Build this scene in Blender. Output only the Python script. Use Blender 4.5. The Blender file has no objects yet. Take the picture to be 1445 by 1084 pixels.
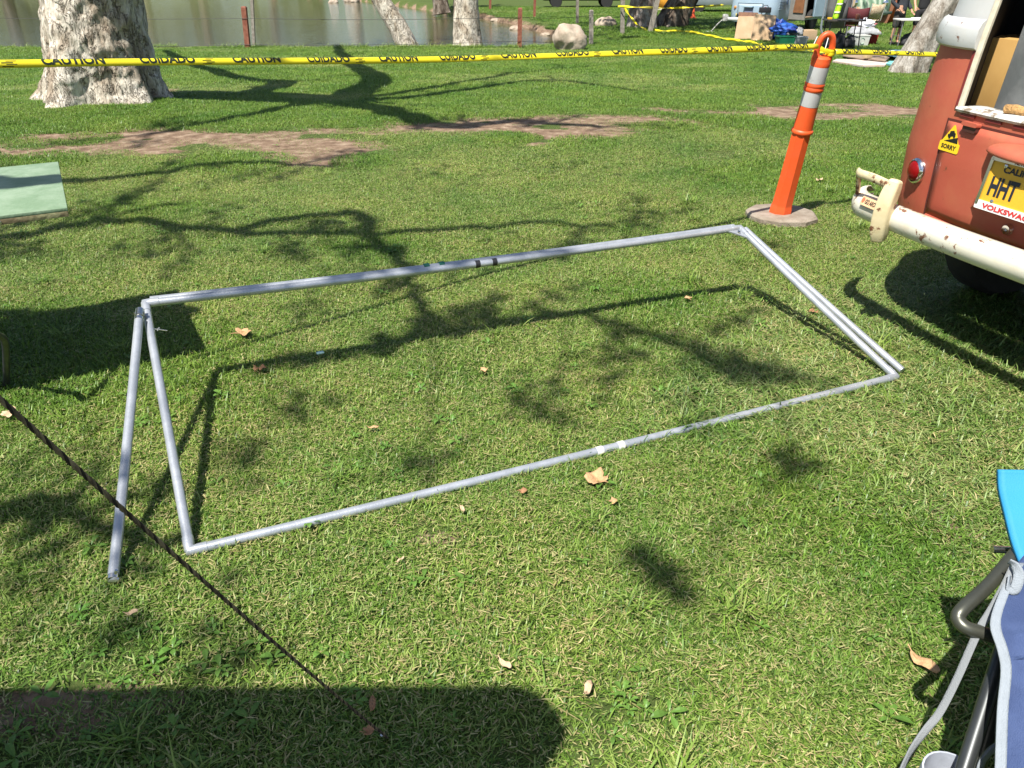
import bpy, bmesh, math, random
import numpy as np
from mathutils import Vector, Matrix, noise as mn

random.seed(7); np.random.seed(7)
SC = bpy.context.scene
COL = SC.collection
PI = math.pi
R = math.radians

# ------------------------------------------------------------------ camera, sky, sun, exposure
CAM_H = 1.42
PITCH = math.atan((542 + 53) / 1086.0)
FPX, CX, CY = 1086.0, 722.5, 542.0
cam_d = bpy.data.cameras.new('camera')
cam = bpy.data.objects.new('camera', cam_d); COL.objects.link(cam)
cam.location = (0, 0, CAM_H); cam.rotation_euler = (PI / 2 - PITCH, 0, 0)
cam_d.sensor_width = 36.0; cam_d.lens = 36.0 * FPX / 1445.0
cam_d.clip_start = 0.02; cam_d.clip_end = 2000
SC.camera = cam

SUN_DX, SUN_DY = 0.32, 0.48                      # shadow offset per metre of height
SUN_EL = math.atan(1 / math.hypot(SUN_DX, SUN_DY))
W = bpy.data.worlds.new('World'); SC.world = W; W.use_nodes = True
wn = W.node_tree; wn.nodes.clear()
sky = wn.nodes.new('ShaderNodeTexSky'); sky.sky_type = 'NISHITA'; sky.sun_disc = False
sky.sun_elevation = SUN_EL
sky.sun_rotation = math.atan2(-SUN_DX, -SUN_DY)
sky.dust_density = 1.2; sky.ozone_density = 1.0
bg = wn.nodes.new('ShaderNodeBackground'); bg.inputs[1].default_value = 0.078
wo = wn.nodes.new('ShaderNodeOutputWorld')
wn.links.new(sky.outputs[0], bg.inputs[0]); wn.links.new(bg.outputs[0], wo.inputs[0])
sl = bpy.data.lights.new('sun', 'SUN'); sl.energy = 5.0; sl.angle = R(0.53); sl.color = (1.0, 0.955, 0.88)
sun = bpy.data.objects.new('sun', sl); COL.objects.link(sun)
sun.rotation_euler = Vector((SUN_DX, SUN_DY, -1)).to_track_quat('-Z', 'Y').to_euler()
sun.location = (-5, -8, 14)
SC.view_settings.view_transform = 'Standard'; SC.view_settings.look = 'None'
SC.view_settings.exposure = 0.88; SC.view_settings.gamma = 1.0
SC.render.engine = 'CYCLES'
SC.cycles.use_denoising = True
SC.cycles.max_bounces = 6; SC.cycles.transparent_max_bounces = 8
SC.cycles.caustics_reflective = False; SC.cycles.caustics_refractive = False

# ------------------------------------------------------------------ helpers
CT, ST = math.cos(PITCH), math.sin(PITCH)
def ray(u, v):
    a = (u - CX) / FPX; b = -(v - CY) / FPX
    return Vector((a, CT + b * ST, -ST + b * CT))
def G(u, v, z=0.0):
    """world point at height z seen at photo position (u, v)"""
    r = ray(u, v); return Vector((0, 0, CAM_H)) + r * ((z - CAM_H) / r.z)
def AT(u, v, depth):
    return Vector((0, 0, CAM_H)) + ray(u, v) * depth
def AY(u, v, y):
    r = ray(u, v); return Vector((0, 0, CAM_H)) + r * (y / r.y)
def lin(c):
    if isinstance(c, str):
        c = tuple(int(c[i:i + 2], 16) / 255 for i in (0, 2, 4))
    return tuple(((x / 12.92) if x <= .04045 else ((x + .055) / 1.055) ** 2.4) for x in c)

def sock(node, name):
    return node.inputs[name]
MATS = {}
def mat(name, col, rough=.6, metal=0.0, var=0.0, vscale=8.0, col2=None, bump=0.0, bscale=60.0, spec=.5, detail=4, thresh=None, sheen=0):
    """plain procedural material: base colour, a second colour mixed in by noise, fine relief. colours are linear"""
    if name in MATS: return MATS[name]
    m = bpy.data.materials.new(name); m.use_nodes = True
    nt = m.node_tree; b = nt.nodes['Principled BSDF']
    b.inputs['Roughness'].default_value = rough; b.inputs['Metallic'].default_value = metal
    b.inputs['Specular IOR Level'].default_value = spec
    c = tuple(col) + (1,)
    b.inputs['Base Color'].default_value = c
    tc = nt.nodes.new('ShaderNodeTexCoord')
    if var or col2:
        n = nt.nodes.new('ShaderNodeTexNoise'); n.inputs['Scale'].default_value = vscale; n.inputs['Detail'].default_value = detail
        n.inputs['Roughness'].default_value = .65
        nt.links.new(tc.outputs['Object'], n.inputs['Vector'])
        rp = nt.nodes.new('ShaderNodeValToRGB')
        if col2:
            lo, hi = thresh or (.42, .62)
            rp.color_ramp.elements[0].position = lo; rp.color_ramp.elements[1].position = hi
            rp.color_ramp.elements[0].color = c; rp.color_ramp.elements[1].color = tuple(col2) + (1,)
        else:
            rp.color_ramp.elements[0].position = .3; rp.color_ramp.elements[1].position = .7
            rp.color_ramp.elements[0].color = tuple(x * (1 - var) for x in col) + (1,)
            rp.color_ramp.elements[1].color = tuple(min(1, x * (1 + var)) for x in col) + (1,)
        nt.links.new(n.outputs[0], rp.inputs[0]); nt.links.new(rp.outputs[0], b.inputs['Base Color'])
    if bump:
        n2 = nt.nodes.new('ShaderNodeTexNoise'); n2.inputs['Scale'].default_value = bscale; n2.inputs['Detail'].default_value = 3
        nt.links.new(tc.outputs['Object'], n2.inputs['Vector'])
        bp = nt.nodes.new('ShaderNodeBump'); bp.inputs['Strength'].default_value = bump; bp.inputs['Distance'].default_value = .01
        nt.links.new(n2.outputs[0], bp.inputs['Height']); nt.links.new(bp.outputs[0], b.inputs['Normal'])
    MATS[name] = m
    return m

class MB:
    """collects shapes, then links them as one mesh object"""
    def __init__(s): s.v = []; s.f = []; s.mi = []
    def add(s, vs, fs, mi=0):
        o = len(s.v); s.v += [tuple(p) for p in vs]; s.f += [tuple(i + o for i in f) for f in fs]; s.mi += [mi] * len(fs)
    def box(s, c, size, M=None, mi=0, bev=0.0):
        hx, hy, hz = (d / 2 for d in size)
        if bev <= 0:
            vs = [Vector((x * hx, y * hy, z * hz)) for x in (-1, 1) for y in (-1, 1) for z in (-1, 1)]
            fs = [(0, 1, 3, 2), (4, 6, 7, 5), (0, 4, 5, 1), (2, 3, 7, 6), (0, 2, 6, 4), (1, 5, 7, 3)]
        else:
            bm = bmesh.new(); bmesh.ops.create_cube(bm, size=2)
            for v in bm.verts: v.co = Vector((v.co.x * hx, v.co.y * hy, v.co.z * hz))
            bmesh.ops.bevel(bm, geom=bm.edges[:] , offset=bev, segments=2, affect='EDGES', profile=.6)
            bm.verts.index_update()
            vs = [v.co.copy() for v in bm.verts]; fs = [tuple(v.index for v in f.verts) for f in bm.faces]; bm.free()
        c = Vector(c)
        vs = [(M @ p if M else p) + c for p in vs]
        s.add(vs, fs, mi)
    def tube(s, pts, rad, n=10, mi=0, caps=True, flat=None):
        """flat: (a, b) ellipse factors across / along the frame"""
        pts = [Vector(p) for p in pts]
        rs = rad if isinstance(rad, (list, tuple)) else [rad] * len(pts)
        fa, fb = flat or (1, 1)
        up = None; vs = []
        for i, p in enumerate(pts):
            t = (pts[min(i + 1, len(pts) - 1)] - pts[max(i - 1, 0)])
            if t.length < 1e-9: t = Vector((0, 0, 1))
            t.normalize()
            if up is None:
                a = Vector((0, 0, 1)) if abs(t.z) < .9 else Vector((1, 0, 0))
                up = (a - t * a.dot(t)).normalized()
            else:
                up = (up - t * up.dot(t))
                if up.length < 1e-6: up = t.orthogonal()
                up.normalize()
            sd = t.cross(up)
            for k in range(n):
                an = 2 * PI * k / n
                vs.append(p + (sd * math.cos(an) * fa + up * math.sin(an) * fb) * rs[i])
        fs = []
        for i in range(len(pts) - 1):
            for k in range(n):
                a, b = i * n + k, i * n + (k + 1) % n
                fs.append((a, b, b + n, a + n))
        if caps:
            fs.append(tuple(range(n))[::-1]); fs.append(tuple((len(pts) - 1) * n + k for k in range(n)))
        s.add(vs, fs, mi)
    def lathe(s, prof, n=24, c=(0, 0, 0), M=None, mi=0):
        c = Vector(c); vs = []; fs = []
        for r, z in prof:
            for k in range(n):
                a = 2 * PI * k / n; p = Vector((r * math.cos(a), r * math.sin(a), z))
                vs.append((M @ p if M else p) + c)
        for i in range(len(prof) - 1):
            for k in range(n):
                a, b = i * n + k, i * n + (k + 1) % n
                fs.append((a, b, b + n, a + n))
        fs.append(tuple(range(n))[::-1]); fs.append(tuple((len(prof) - 1) * n + k for k in range(n)))
        s.add(vs, fs, mi)
    def prism(s, poly, O, X, Y, N, th, mi=0):
        """poly (2D) in the frame O,X,Y extruded th along N"""
        O, X, Y, N = Vector(O), Vector(X), Vector(Y), Vector(N)
        k = len(poly)
        a = [O + X * p[0] + Y * p[1] for p in poly]; b = [p + N * th for p in a]
        fs = [tuple(range(k))[::-1], tuple(range(k, 2 * k))] + [(i, (i + 1) % k, k + (i + 1) % k, k + i) for i in range(k)]
        s.add(a + b, fs, mi)
    def grid(s, fn, us, vs_, mi=0, closed=False):
        pts = [fn(u, v) for v in vs_ for u in us]; n = len(us); fs = []
        for j in range(len(vs_) - 1):
            for i in range(n - 1 + (1 if closed else 0)):
                fs.append((j * n + i, j * n + (i + 1) % n, (j + 1) * n + (i + 1) % n, (j + 1) * n + i))
        s.add(pts, fs, mi)
    def build(s, name, m, parent=None, smooth=True, angle=40, solid=0.0, loc=None):
        me = bpy.data.meshes.new(name)
        me.from_pydata([tuple(p) for p in s.v], [], s.f)
        ms = m if isinstance(m, (list, tuple)) else [m]
        for x in ms: me.materials.append(x)
        if len(ms) > 1: me.polygons.foreach_set('material_index', s.mi)
        bm = bmesh.new(); bm.from_mesh(me)
        bmesh.ops.recalc_face_normals(bm, faces=bm.faces[:])
        bm.to_mesh(me); bm.free()
        me.update()
        if smooth:
            me.polygons.foreach_set('use_smooth', [True] * len(me.polygons))
            try: me.set_sharp_from_angle(angle=R(angle))
            except Exception: pass
        o = bpy.data.objects.new(name, me); COL.objects.link(o)
        if parent: 
            o.parent = parent
            bl = parent.get('_base')
            o.matrix_parent_inverse = Matrix.Translation(-Vector(bl)) if bl else Matrix()
        if solid:
            md = o.modifiers.new('thick', 'SOLIDIFY'); md.thickness = solid; md.offset = 0
        return o

BASES = {}
def tag(o, label=None, cat=None, group=None, kind=None):
    if label: o['label'] = label
    if cat: o['category'] = cat
    if group: o['group'] = group
    if kind: o['kind'] = kind
    return o
def thing(name, label, cat, loc=(0, 0, 0), group=None):
    """an Empty at the thing's base; parts are given in world coordinates"""
    o = bpy.data.objects.new(name, None); COL.objects.link(o)
    o.location = loc; o.empty_display_size = .1
    tag(o, label, cat, group); BASES[o.name] = Vector(loc)
    return o
def part(mb, name, m, root, **k):
    """link mb (world coordinates) as a part of root"""
    o = mb.build(name, m, None, **k)
    o.parent = root
    top = root
    while top.parent: top = top.parent
    if root.type == 'EMPTY': o.matrix_parent_inverse = Matrix.Translation(-Vector(root.location))
    elif top.type == 'EMPTY': o.matrix_parent_inverse = Matrix.Identity(4)
    return o
def rotz(a): return Matrix.Rotation(a, 3, 'Z')

def spline(pts, n=8):
    """Catmull-Rom through pts"""
    pts = [Vector(p) for p in pts]; out = []
    for i in range(len(pts) - 1):
        p0 = pts[max(i - 1, 0)]; p1 = pts[i]; p2 = pts[i + 1]; p3 = pts[min(i + 2, len(pts) - 1)]
        for k in range(n):
            t = k / n
            out.append(.5 * ((2 * p1) + (p2 - p0) * t + (2 * p0 - 5 * p1 + 4 * p2 - p3) * t * t + (3 * p1 - p0 - 3 * p2 + p3) * t ** 3))
    out.append(pts[-1]); return out

def text_geo(s, cuts=0):
    """triangles of a word scaled to a unit box: returns verts (x,y in 0..1), faces"""
    cu = bpy.data.curves.new('txt', 'FONT'); cu.body = s; cu.offset = 0.04; cu.resolution_u = 3
    o = bpy.data.objects.new('txt', cu); COL.objects.link(o)
    bpy.context.view_layer.update()
    me = bpy.data.meshes.new_from_object(o.evaluated_get(bpy.context.evaluated_depsgraph_get()))
    bpy.data.objects.remove(o); bpy.data.curves.remove(cu)
    bm = bmesh.new(); bm.from_mesh(me); bpy.data.meshes.remove(me)
    xs = [v.co.x for v in bm.verts]; ys = [v.co.y for v in bm.verts]
    x0, x1, y0, y1 = min(xs), max(xs), min(ys), max(ys)
    for v in bm.verts: v.co = Vector(((v.co.x - x0) / (x1 - x0), (v.co.y - y0) / (y1 - y0), 0))
    for k in range(1, cuts):
        bmesh.ops.bisect_plane(bm, geom=bm.verts[:] + bm.edges[:] + bm.faces[:], plane_co=(0, k / cuts, 0), plane_no=(0, 1, 0))
    bm.verts.index_update()
    r = ([(v.co.x, v.co.y) for v in bm.verts], [tuple(v.index for v in f.verts) for f in bm.faces]); bm.free()
    return r
TXT = {}
def text_on(mb, s, O, X, Y, w, h, cx=0.0, cy=0.0, mi=0):
    """a word of size w x h centred on (cx, cy) in the frame O, X, Y"""
    if s not in TXT: TXT[s] = text_geo(s)
    vs, fs = TXT[s]
    O, X, Y = Vector(O), Vector(X), Vector(Y)
    mb.add([O + X * (cx + (p[0] - .5) * w) + Y * (cy + (p[1] - .5) * h) for p in vs], fs, mi)

# numpy value noise for ground layout
_rs = np.random.RandomState(3); _T = _rs.rand(256, 256)
def vnoise(x, y):
    x = np.asarray(x, float); y = np.asarray(y, float)
    xi = np.floor(x).astype(int); yi = np.floor(y).astype(int); fx = x - xi; fy = y - yi
    fx = fx * fx * (3 - 2 * fx); fy = fy * fy * (3 - 2 * fy)
    a = _T[xi % 256, yi % 256]; b = _T[(xi + 1) % 256, yi % 256]; c = _T[xi % 256, (yi + 1) % 256]; d = _T[(xi + 1) % 256, (yi + 1) % 256]
    return (a * (1 - fx) + b * fx) * (1 - fy) + (c * (1 - fx) + d * fx) * fy
def fbm(x, y, o=4):
    s = 0; a = .5; t = 0
    for k in range(o):
        s = s + a * vnoise(x * 2 ** k + 17.3 * k, y * 2 ** k + 5.1 * k); t += a; a *= .5
    return s / t
def sstep(a, b, x):
    t = np.clip((x - a) / (b - a), 0, 1); return t * t * (3 - 2 * t)

# ------------------------------------------------------------------ ground layout
SHORE = np.array([(-90, 23.6), (-13, 23.7), (-6, 23.8), (-1.5, 24.0), (.4, 24.1), (1.4, 24.7), (1.95, 26.2), (2.05, 28.5), (1.6, 32), (.5, 36.5), (-1.3, 42), (-5.2, 50), (-11, 62), (-19, 80), (-29, 96), (-90, 99)])
WATER_Z = -1.0
def pond_sd(x, y):
    """signed distance to the pond's edge, positive on the water"""
    x = np.asarray(x, float); y = np.asarray(y, float)
    wob = .22 * (fbm(x * .9 + 3, y * .9) - .5)
    d = np.full(x.shape, 1e9); ins = np.zeros(x.shape, bool); n = len(SHORE)
    for i in range(n):
        ax, ay = SHORE[i]; bx, by = SHORE[(i + 1) % n]
        ex, ey = bx - ax, by - ay
        t = np.clip(((x - ax) * ex + (y - ay) * ey) / (ex * ex + ey * ey), 0, 1)
        d = np.minimum(d, np.hypot(x - ax - t * ex, y - ay - t * ey))
        c = ((ay > y) != (by > y)) & (x < (bx - ax) * (y - ay) / (by - ay + 1e-12) + ax)
        ins ^= c
    return np.where(ins, d, -d) + wob
def slope_z(y):
    """the lawn is level near the camera and falls gently to the pond"""
    y = np.asarray(y, float); q = np.clip(y - 8.0, 0, 16)
    return -.0475 * (np.sqrt(q * q + .64) - .8) 
def terrain(x, y):
    x = np.asarray(x, float); y = np.asarray(y, float)
    sd = pond_sd(x, y)
    z = slope_z(y) + .02 * (fbm(x * .6, y * .6, 3) - .5) * sstep(.5, 5, y) + .10 * sstep(26, 34, y) * (fbm(x * .2, y * .2) - .3)
    z = z + .05 * np.exp(-(((x + 4.9) ** 2 + (y - 9.6) ** 2) / 1.6))
    return z - 1.1 * sstep(-.15, .9, sd)
def GT(u, v, up=0.0):
    """lawn point (on the slope) seen at photo position (u, v)"""
    r = ray(u, v); z = 0.0
    for k in range(40):
        p = Vector((0, 0, CAM_H)) + r * ((z + up - CAM_H) / r.z); z = .5 * z + .5 * float(slope_z(p.y))
    p.z = z; return p
# worn earth: (u, v, radius along x, radius along y) read off the photograph as ground positions
DIRT = [(30, 212, .75, .20), (110, 212, .55, .16), (200, 205, .6, .14), (30, 190, .8, .10), (190, 183, .7, .10), (255, 190, .5, .1), (345, 196, .8, .28), (430, 205, .7, .34), (480, 212, .5, .30), (400, 185, .9, .16),
        (540, 182, .8, .2), (620, 179, .9, .2), (700, 182, .8, .2), (745, 169, .8, .22), (800, 186, .7, .14), (860, 180, .7, .14), (895, 165, .5, .16), (960, 172, .7, .14), (985, 157, .7, .2), (1060, 158, .8, .18),
        (1130, 152, .8, .16), (1200, 148, .9, .14), (1260, 152, .8, .2), (1180, 160, .9, .12), (765, 203, .14, .05), (250, 160, .35, .06), (340, 158, .3, .05), (235, 130, .5, .22), (60, 138, .6, .14), (150, 150, .9, .10),
        (1275, 722, .13, .05), (1385, 760, .12, .06), (1350, 700, .12, .04), (20, 594, .05, .025), (480, 600, .05, .03), (1440, 480, .12, .08), (400, 545, .12, .04), (1060, 880, .05, .02), (60, 1000, .12, .06), (180, 985, .1, .05), (620, 770, .06, .03)]
DW = [(*GT(u, v)[:2], a, b) for u, v, a, b in DIRT]
def dirt_mask(x, y):
    x = np.asarray(x, float); y = np.asarray(y, float)
    m = np.zeros(x.shape)
    for cx, cy, a, b in DW:
        m = np.maximum(m, np.exp(-(((x - cx) / a) ** 2 + ((y - cy + .06 * (cy > 4)) / (b * ((1.5 if cx < 1.2 else 2.3) if cy > 4 else 1))) ** 2) * .8))
    n = fbm(x * 2.6 + 9, y * 4.2, 5)
    m = sstep(.33, .56, m * .80 + (n - .5) * 1.5)
    m = np.maximum(m, sstep(-.10, .12, pond_sd(x, y)))
    return m

# ------------------------------------------------------------------ ground, water
def axis(parts):
    out = []
    for a, b, st in parts:
        out += list(np.arange(a, b - 1e-6, st))
    out.append(parts[-1][1]); return np.array(out)
gx = axis([(-120, -30, 10), (-30, -12, 1.0), (-12, -6, .2), (-6, 6, .07), (6, 12, .25), (12, 30, 1.0), (30, 120, 10)])
gy = axis([(-60, -4, 8), (-4, 0.6, .5), (.6, 3, .06), (3, 6, .08), (6, 10, .07), (10, 22, .25), (22, 30, .11), (30, 45, .35), (45, 80, 1.5), (80, 160, 10)])
XX, YY = np.meshgrid(gx, gy)
ZZ = terrain(XX, YY); DD = dirt_mask(XX, YY)
nx, ny = len(gx), len(gy)
me = bpy.data.meshes.new('ground')
co = np.stack([XX, YY, ZZ], -1).reshape(-1, 3)
ii = (np.arange(ny - 1)[:, None] * nx + np.arange(nx - 1)[None, :]).reshape(-1)
quads = np.stack([ii, ii + 1, ii + 1 + nx, ii + nx], -1)
me.vertices.add(len(co)); me.vertices.foreach_set('co', co.astype(np.float32).ravel())
me.loops.add(quads.size); me.loops.foreach_set('vertex_index', quads.astype(np.int32).ravel())
me.polygons.add(len(quads)); me.polygons.foreach_set('loop_start', np.arange(0, quads.size, 4, dtype=np.int32))
me.update(); me.validate()
me.polygons.foreach_set('use_smooth', [True] * len(me.polygons))
at = me.attributes.new('earth', 'FLOAT', 'POINT'); at.data.foreach_set('value', DD.astype(np.float32).ravel())
ground = bpy.data.objects.new('ground', me); COL.objects.link(ground); tag(ground, 'park lawn with worn bare earth and a muddy pond bank', None, None, 'structure')

def ground_mat():
    m = bpy.data.materials.new('lawn_soil'); m.use_nodes = True; nt = m.node_tree; L = nt.links
    b = nt.nodes['Principled BSDF']; b.inputs['Roughness'].default_value = .95; b.inputs['Specular IOR Level'].default_value = .15
    geo = nt.nodes.new('ShaderNodeNewGeometry')
    def noise(sc, det=4, ro=.6):
        n = nt.nodes.new('ShaderNodeTexNoise'); n.inputs['Scale'].default_value = sc; n.inputs['Detail'].default_value = det; n.inputs['Roughness'].default_value = ro
        L.new(geo.outputs['Position'], n.inputs['Vector']); return n
    def ramp(src, els):
        r = nt.nodes.new('ShaderNodeValToRGB'); e = r.color_ramp.elements
        e[0].position, e[0].color = els[0][0], tuple(els[0][1]) + (1,); e[1].position, e[1].color = els[-1][0], tuple(els[-1][1]) + (1,)
        for p, c in els[1:-1]:
            q = e.new(p); q.color = tuple(c) + (1,)
        L.new(src, r.inputs[0]); return r
    n1 = noise(70, 6, .7); n2 = noise(1.3); n3 = noise(9, 5); n4 = noise(220, 3)
    thatch = ramp(n1.outputs[0], [(.3, (.024, .042, .010)), (.5, (.060, .085, .024)), (.68, (.15, .145, .058))])
    lawn = ramp(n3.outputs[0], [(.3, (.045, .085, .016)), (.7, (.10, .14, .032))])
    mx = nt.nodes.new('ShaderNodeMix'); mx.data_type = 'RGBA'; mx.inputs[0].default_value = .45
    L.new(thatch.outputs[0], mx.inputs[6]); L.new(lawn.outputs[0], mx.inputs[7])
    soil = ramp(n3.outputs[0], [(.28, (.11, .070, .046)), (.5, (.22, .15, .10)), (.72, (.38, .29, .205))])
    at = nt.nodes.new('ShaderNodeAttribute'); at.attribute_name = 'earth'
    ad = nt.nodes.new('ShaderNodeMath'); ad.operation = 'ADD'
    s1 = nt.nodes.new('ShaderNodeMath'); s1.operation = 'MULTIPLY_ADD'; s1.inputs[1].default_value = 1.8; s1.inputs[2].default_value = -.9
    L.new(n1.outputs[0], s1.inputs[0]); L.new(at.outputs['Fac'], ad.inputs[0]); L.new(s1.outputs[0], ad.inputs[1])
    mk = ramp(ad.outputs[0], [(.38, (0, 0, 0)), (.62, (1, 1, 1))])
    m2 = nt.nodes.new('ShaderNodeMix'); m2.data_type = 'RGBA'
    L.new(mk.outputs[0], m2.inputs[0]); L.new(mx.outputs[2], m2.inputs[6]); L.new(soil.outputs[0], m2.inputs[7])
    L.new(m2.outputs[2], b.inputs['Base Color'])
    bp = nt.nodes.new('ShaderNodeBump'); bp.inputs['Strength'].default_value = .7; bp.inputs['Distance'].default_value = .03
    L.new(n1.outputs[0], bp.inputs['Height']); L.new(bp.outputs[0], b.inputs['Normal'])
    return m
me.materials.append(ground_mat())

def water_mat():
    m = bpy.data.materials.new('pond_water'); m.use_nodes = True; nt = m.node_tree; L = nt.links
    b = nt.nodes['Principled BSDF']; b.inputs['Base Color'].default_value = (.060, .062, .024, 1); b.inputs['Roughness'].default_value = .03
    b.inputs['IOR'].default_value = 1.33
    geo = nt.nodes.new('ShaderNodeNewGeometry')
    mp = nt.nodes.new('ShaderNodeMapping'); mp.inputs['Scale'].default_value = (1.2, 2.6, 1); L.new(geo.outputs['Position'], mp.inputs['Vector'])
    n = nt.nodes.new('ShaderNodeTexNoise'); n.inputs['Scale'].default_value = 3.4; n.inputs['Detail'].default_value = 5; L.new(mp.outputs[0], n.inputs['Vector'])
    bp = nt.nodes.new('ShaderNodeBump'); bp.inputs['Strength'].default_value = .17; bp.inputs['Distance'].default_value = .06
    L.new(n.outputs[0], bp.inputs['Height']); L.new(bp.outputs[0], b.inputs['Normal'])
    return m
mb = MB(); mb.add([(-130, 22, WATER_Z), (5, 22, WATER_Z), (5, 130, WATER_Z), (-130, 130, WATER_Z)], [(0, 1, 2, 3)])
tag(mb.build('pond_water', water_mat(), smooth=False), 'olive green pond water behind the lawn', None, None, 'structure')
# the far shore: a low rise with a wood on it, out of the frame, seen as a reflection
mb = MB()
mb.grid(lambda x, y: Vector((x, y, -1.6 + 3.6 * float(sstep(90, 114, y)) + .5 * math.sin(x * .13))), list(range(-160, 70, 5)), [88, 91, 94, 98, 102, 108, 114, 150])
tag(mb.build('far_shore', mat('far_bank', (.10, .12, .045), .95, var=.5, vscale=.3)), 'grassy far shore of the pond', None, None, 'structure')
# ------------------------------------------------------------------ bark, leaves, trees
def bark_mat(name, cols, crack=.75, scale=3.0, deep=1.0):
    m = bpy.data.materials.new(name); m.use_nodes = True; nt = m.node_tree; L = nt.links
    b = nt.nodes['Principled BSDF']; b.inputs['Roughness'].default_value = .9; b.inputs['Specular IOR Level'].default_value = .2
    tc = nt.nodes.new('ShaderNodeTexCoord')
    mp = nt.nodes.new('ShaderNodeMapping'); mp.inputs['Scale'].default_value = (1, 1, .42); L.new(tc.outputs['Object'], mp.inputs['Vector'])
    def noise(sc, det, dist=0.0):
        n = nt.nodes.new('ShaderNodeTexNoise'); n.inputs['Scale'].default_value = sc; n.inputs['Detail'].default_value = det; n.inputs['Distortion'].default_value = dist; n.inputs['Roughness'].default_value = .65
        L.new(mp.outputs[0], n.inputs['Vector']); return n
    n1 = noise(scale, 6, .6); n2 = noise(scale * 9, 5); n3 = noise(scale * 2.6, 4, 1.2)
    vo = nt.nodes.new('ShaderNodeTexVoronoi'); vo.feature = 'DISTANCE_TO_EDGE'; vo.inputs['Scale'].default_value = scale * 3.4
    wa = nt.nodes.new('ShaderNodeMix'); wa.data_type = 'VECTOR'; wa.inputs[0].default_value = .3
    L.new(mp.outputs[0], wa.inputs[4]); L.new(n3.outputs['Color'], wa.inputs[5]); L.new(wa.outputs[1], vo.inputs['Vector'])
    r = nt.nodes.new('ShaderNodeValToRGB'); e = r.color_ramp.elements
    ps = [.30, .44, .52, .60, .72]
    e[0].position, e[0].color = ps[0], tuple(cols[0]) + (1,); e[1].position, e[1].color = ps[4], tuple(cols[4]) + (1,)
    for k in (1, 2, 3):
        q = e.new(ps[k]); q.color = tuple(cols[k]) + (1,)
    L.new(n1.outputs[0], r.inputs[0])
    fine = nt.nodes.new('ShaderNodeMix'); fine.data_type = 'RGBA'; fine.blend_type = 'MULTIPLY'; fine.inputs[0].default_value = .55
    fr = nt.nodes.new('ShaderNodeValToRGB'); fr.color_ramp.elements[0].position = .34; fr.color_ramp.elements[0].color = (.35, .32, .3, 1); fr.color_ramp.elements[1].position = .56
    L.new(n2.outputs[0], fr.inputs[0]); L.new(r.outputs[0], fine.inputs[6]); L.new(fr.outputs[0], fine.inputs[7])
    cr = nt.nodes.new('ShaderNodeValToRGB'); cr.color_ramp.elements[0].position = .0; cr.color_ramp.elements[0].color = (.30, .25, .21, 1); cr.color_ramp.elements[1].position = .06
    L.new(vo.outputs['Distance'], cr.inputs[0])
    cm = nt.nodes.new('ShaderNodeMix'); cm.data_type = 'RGBA'; cm.blend_type = 'MULTIPLY'; cm.inputs[0].default_value = crack
    L.new(fine.outputs[2], cm.inputs[6]); L.new(cr.outputs[0], cm.inputs[7]); L.new(cm.outputs[2], b.inputs['Base Color'])
    b1 = nt.nodes.new('ShaderNodeBump'); b1.inputs['Strength'].default_value = .6 * deep; b1.inputs['Distance'].default_value = .03; L.new(cr.outputs[0], b1.inputs['Height'])
    b2 = nt.nodes.new('ShaderNodeBump'); b2.inputs['Strength'].default_value = .8 * deep; b2.inputs['Distance'].default_value = .02; L.new(n2.outputs[0], b2.inputs['Height']); L.new(b1.outputs[0], b2.inputs['Normal'])
    L.new(b2.outputs[0], b.inputs['Normal'])
    return m
PALE = bark_mat('sycamore_bark', [(.27, .205, .145), (.40, .335, .255), (.58, .52, .425), (.68, .625, .53), (.42, .385, .31)], .62, 2.6, 1.7)
GREYB = bark_mat('grey_bark', [(.15, .12, .095), (.28, .245, .20), (.42, .385, .335), (.50, .47, .42), (.30, .27, .23)], .5, 5.0)
BROWNB = bark_mat('brown_bark', [(.06, .042, .03), (.13, .10, .075), (.22, .18, .14), (.33, .29, .24), (.12, .09, .07)], .8, 4.0)
def leaf_mat(name, a, b_):
    m = bpy.data.materials.new(name); m.use_nodes = True; nt = m.node_tree; L = nt.links
    b = nt.nodes['Principled BSDF']; b.inputs['Roughness'].default_value = .55
    oi = nt.nodes.new('ShaderNodeAttribute'); oi.attribute_name = 'tone'
    r = nt.nodes.new('ShaderNodeValToRGB'); r.color_ramp.elements[0].color = tuple(a) + (1,); r.color_ramp.elements[1].color = tuple(b_) + (1,)
    L.new(oi.outputs['Fac'], r.inputs[0]); L.new(r.outputs[0], b.inputs['Base Color'])
    tr = nt.nodes.new('ShaderNodeBsdfTranslucent'); L.new(r.outputs[0], tr.inputs['Color'])
    ms = nt.nodes.new('ShaderNodeMixShader'); ms.inputs[0].default_value = .3
    L.new(b.outputs[0], ms.inputs[1]); L.new(tr.outputs[0], ms.inputs[2]); L.new(ms.outputs[0], nt.nodes['Material Output'].inputs[0])
    return m
LEAF = leaf_mat('young_leaf', (.055, .10, .02), (.12, .17, .04))

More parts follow.
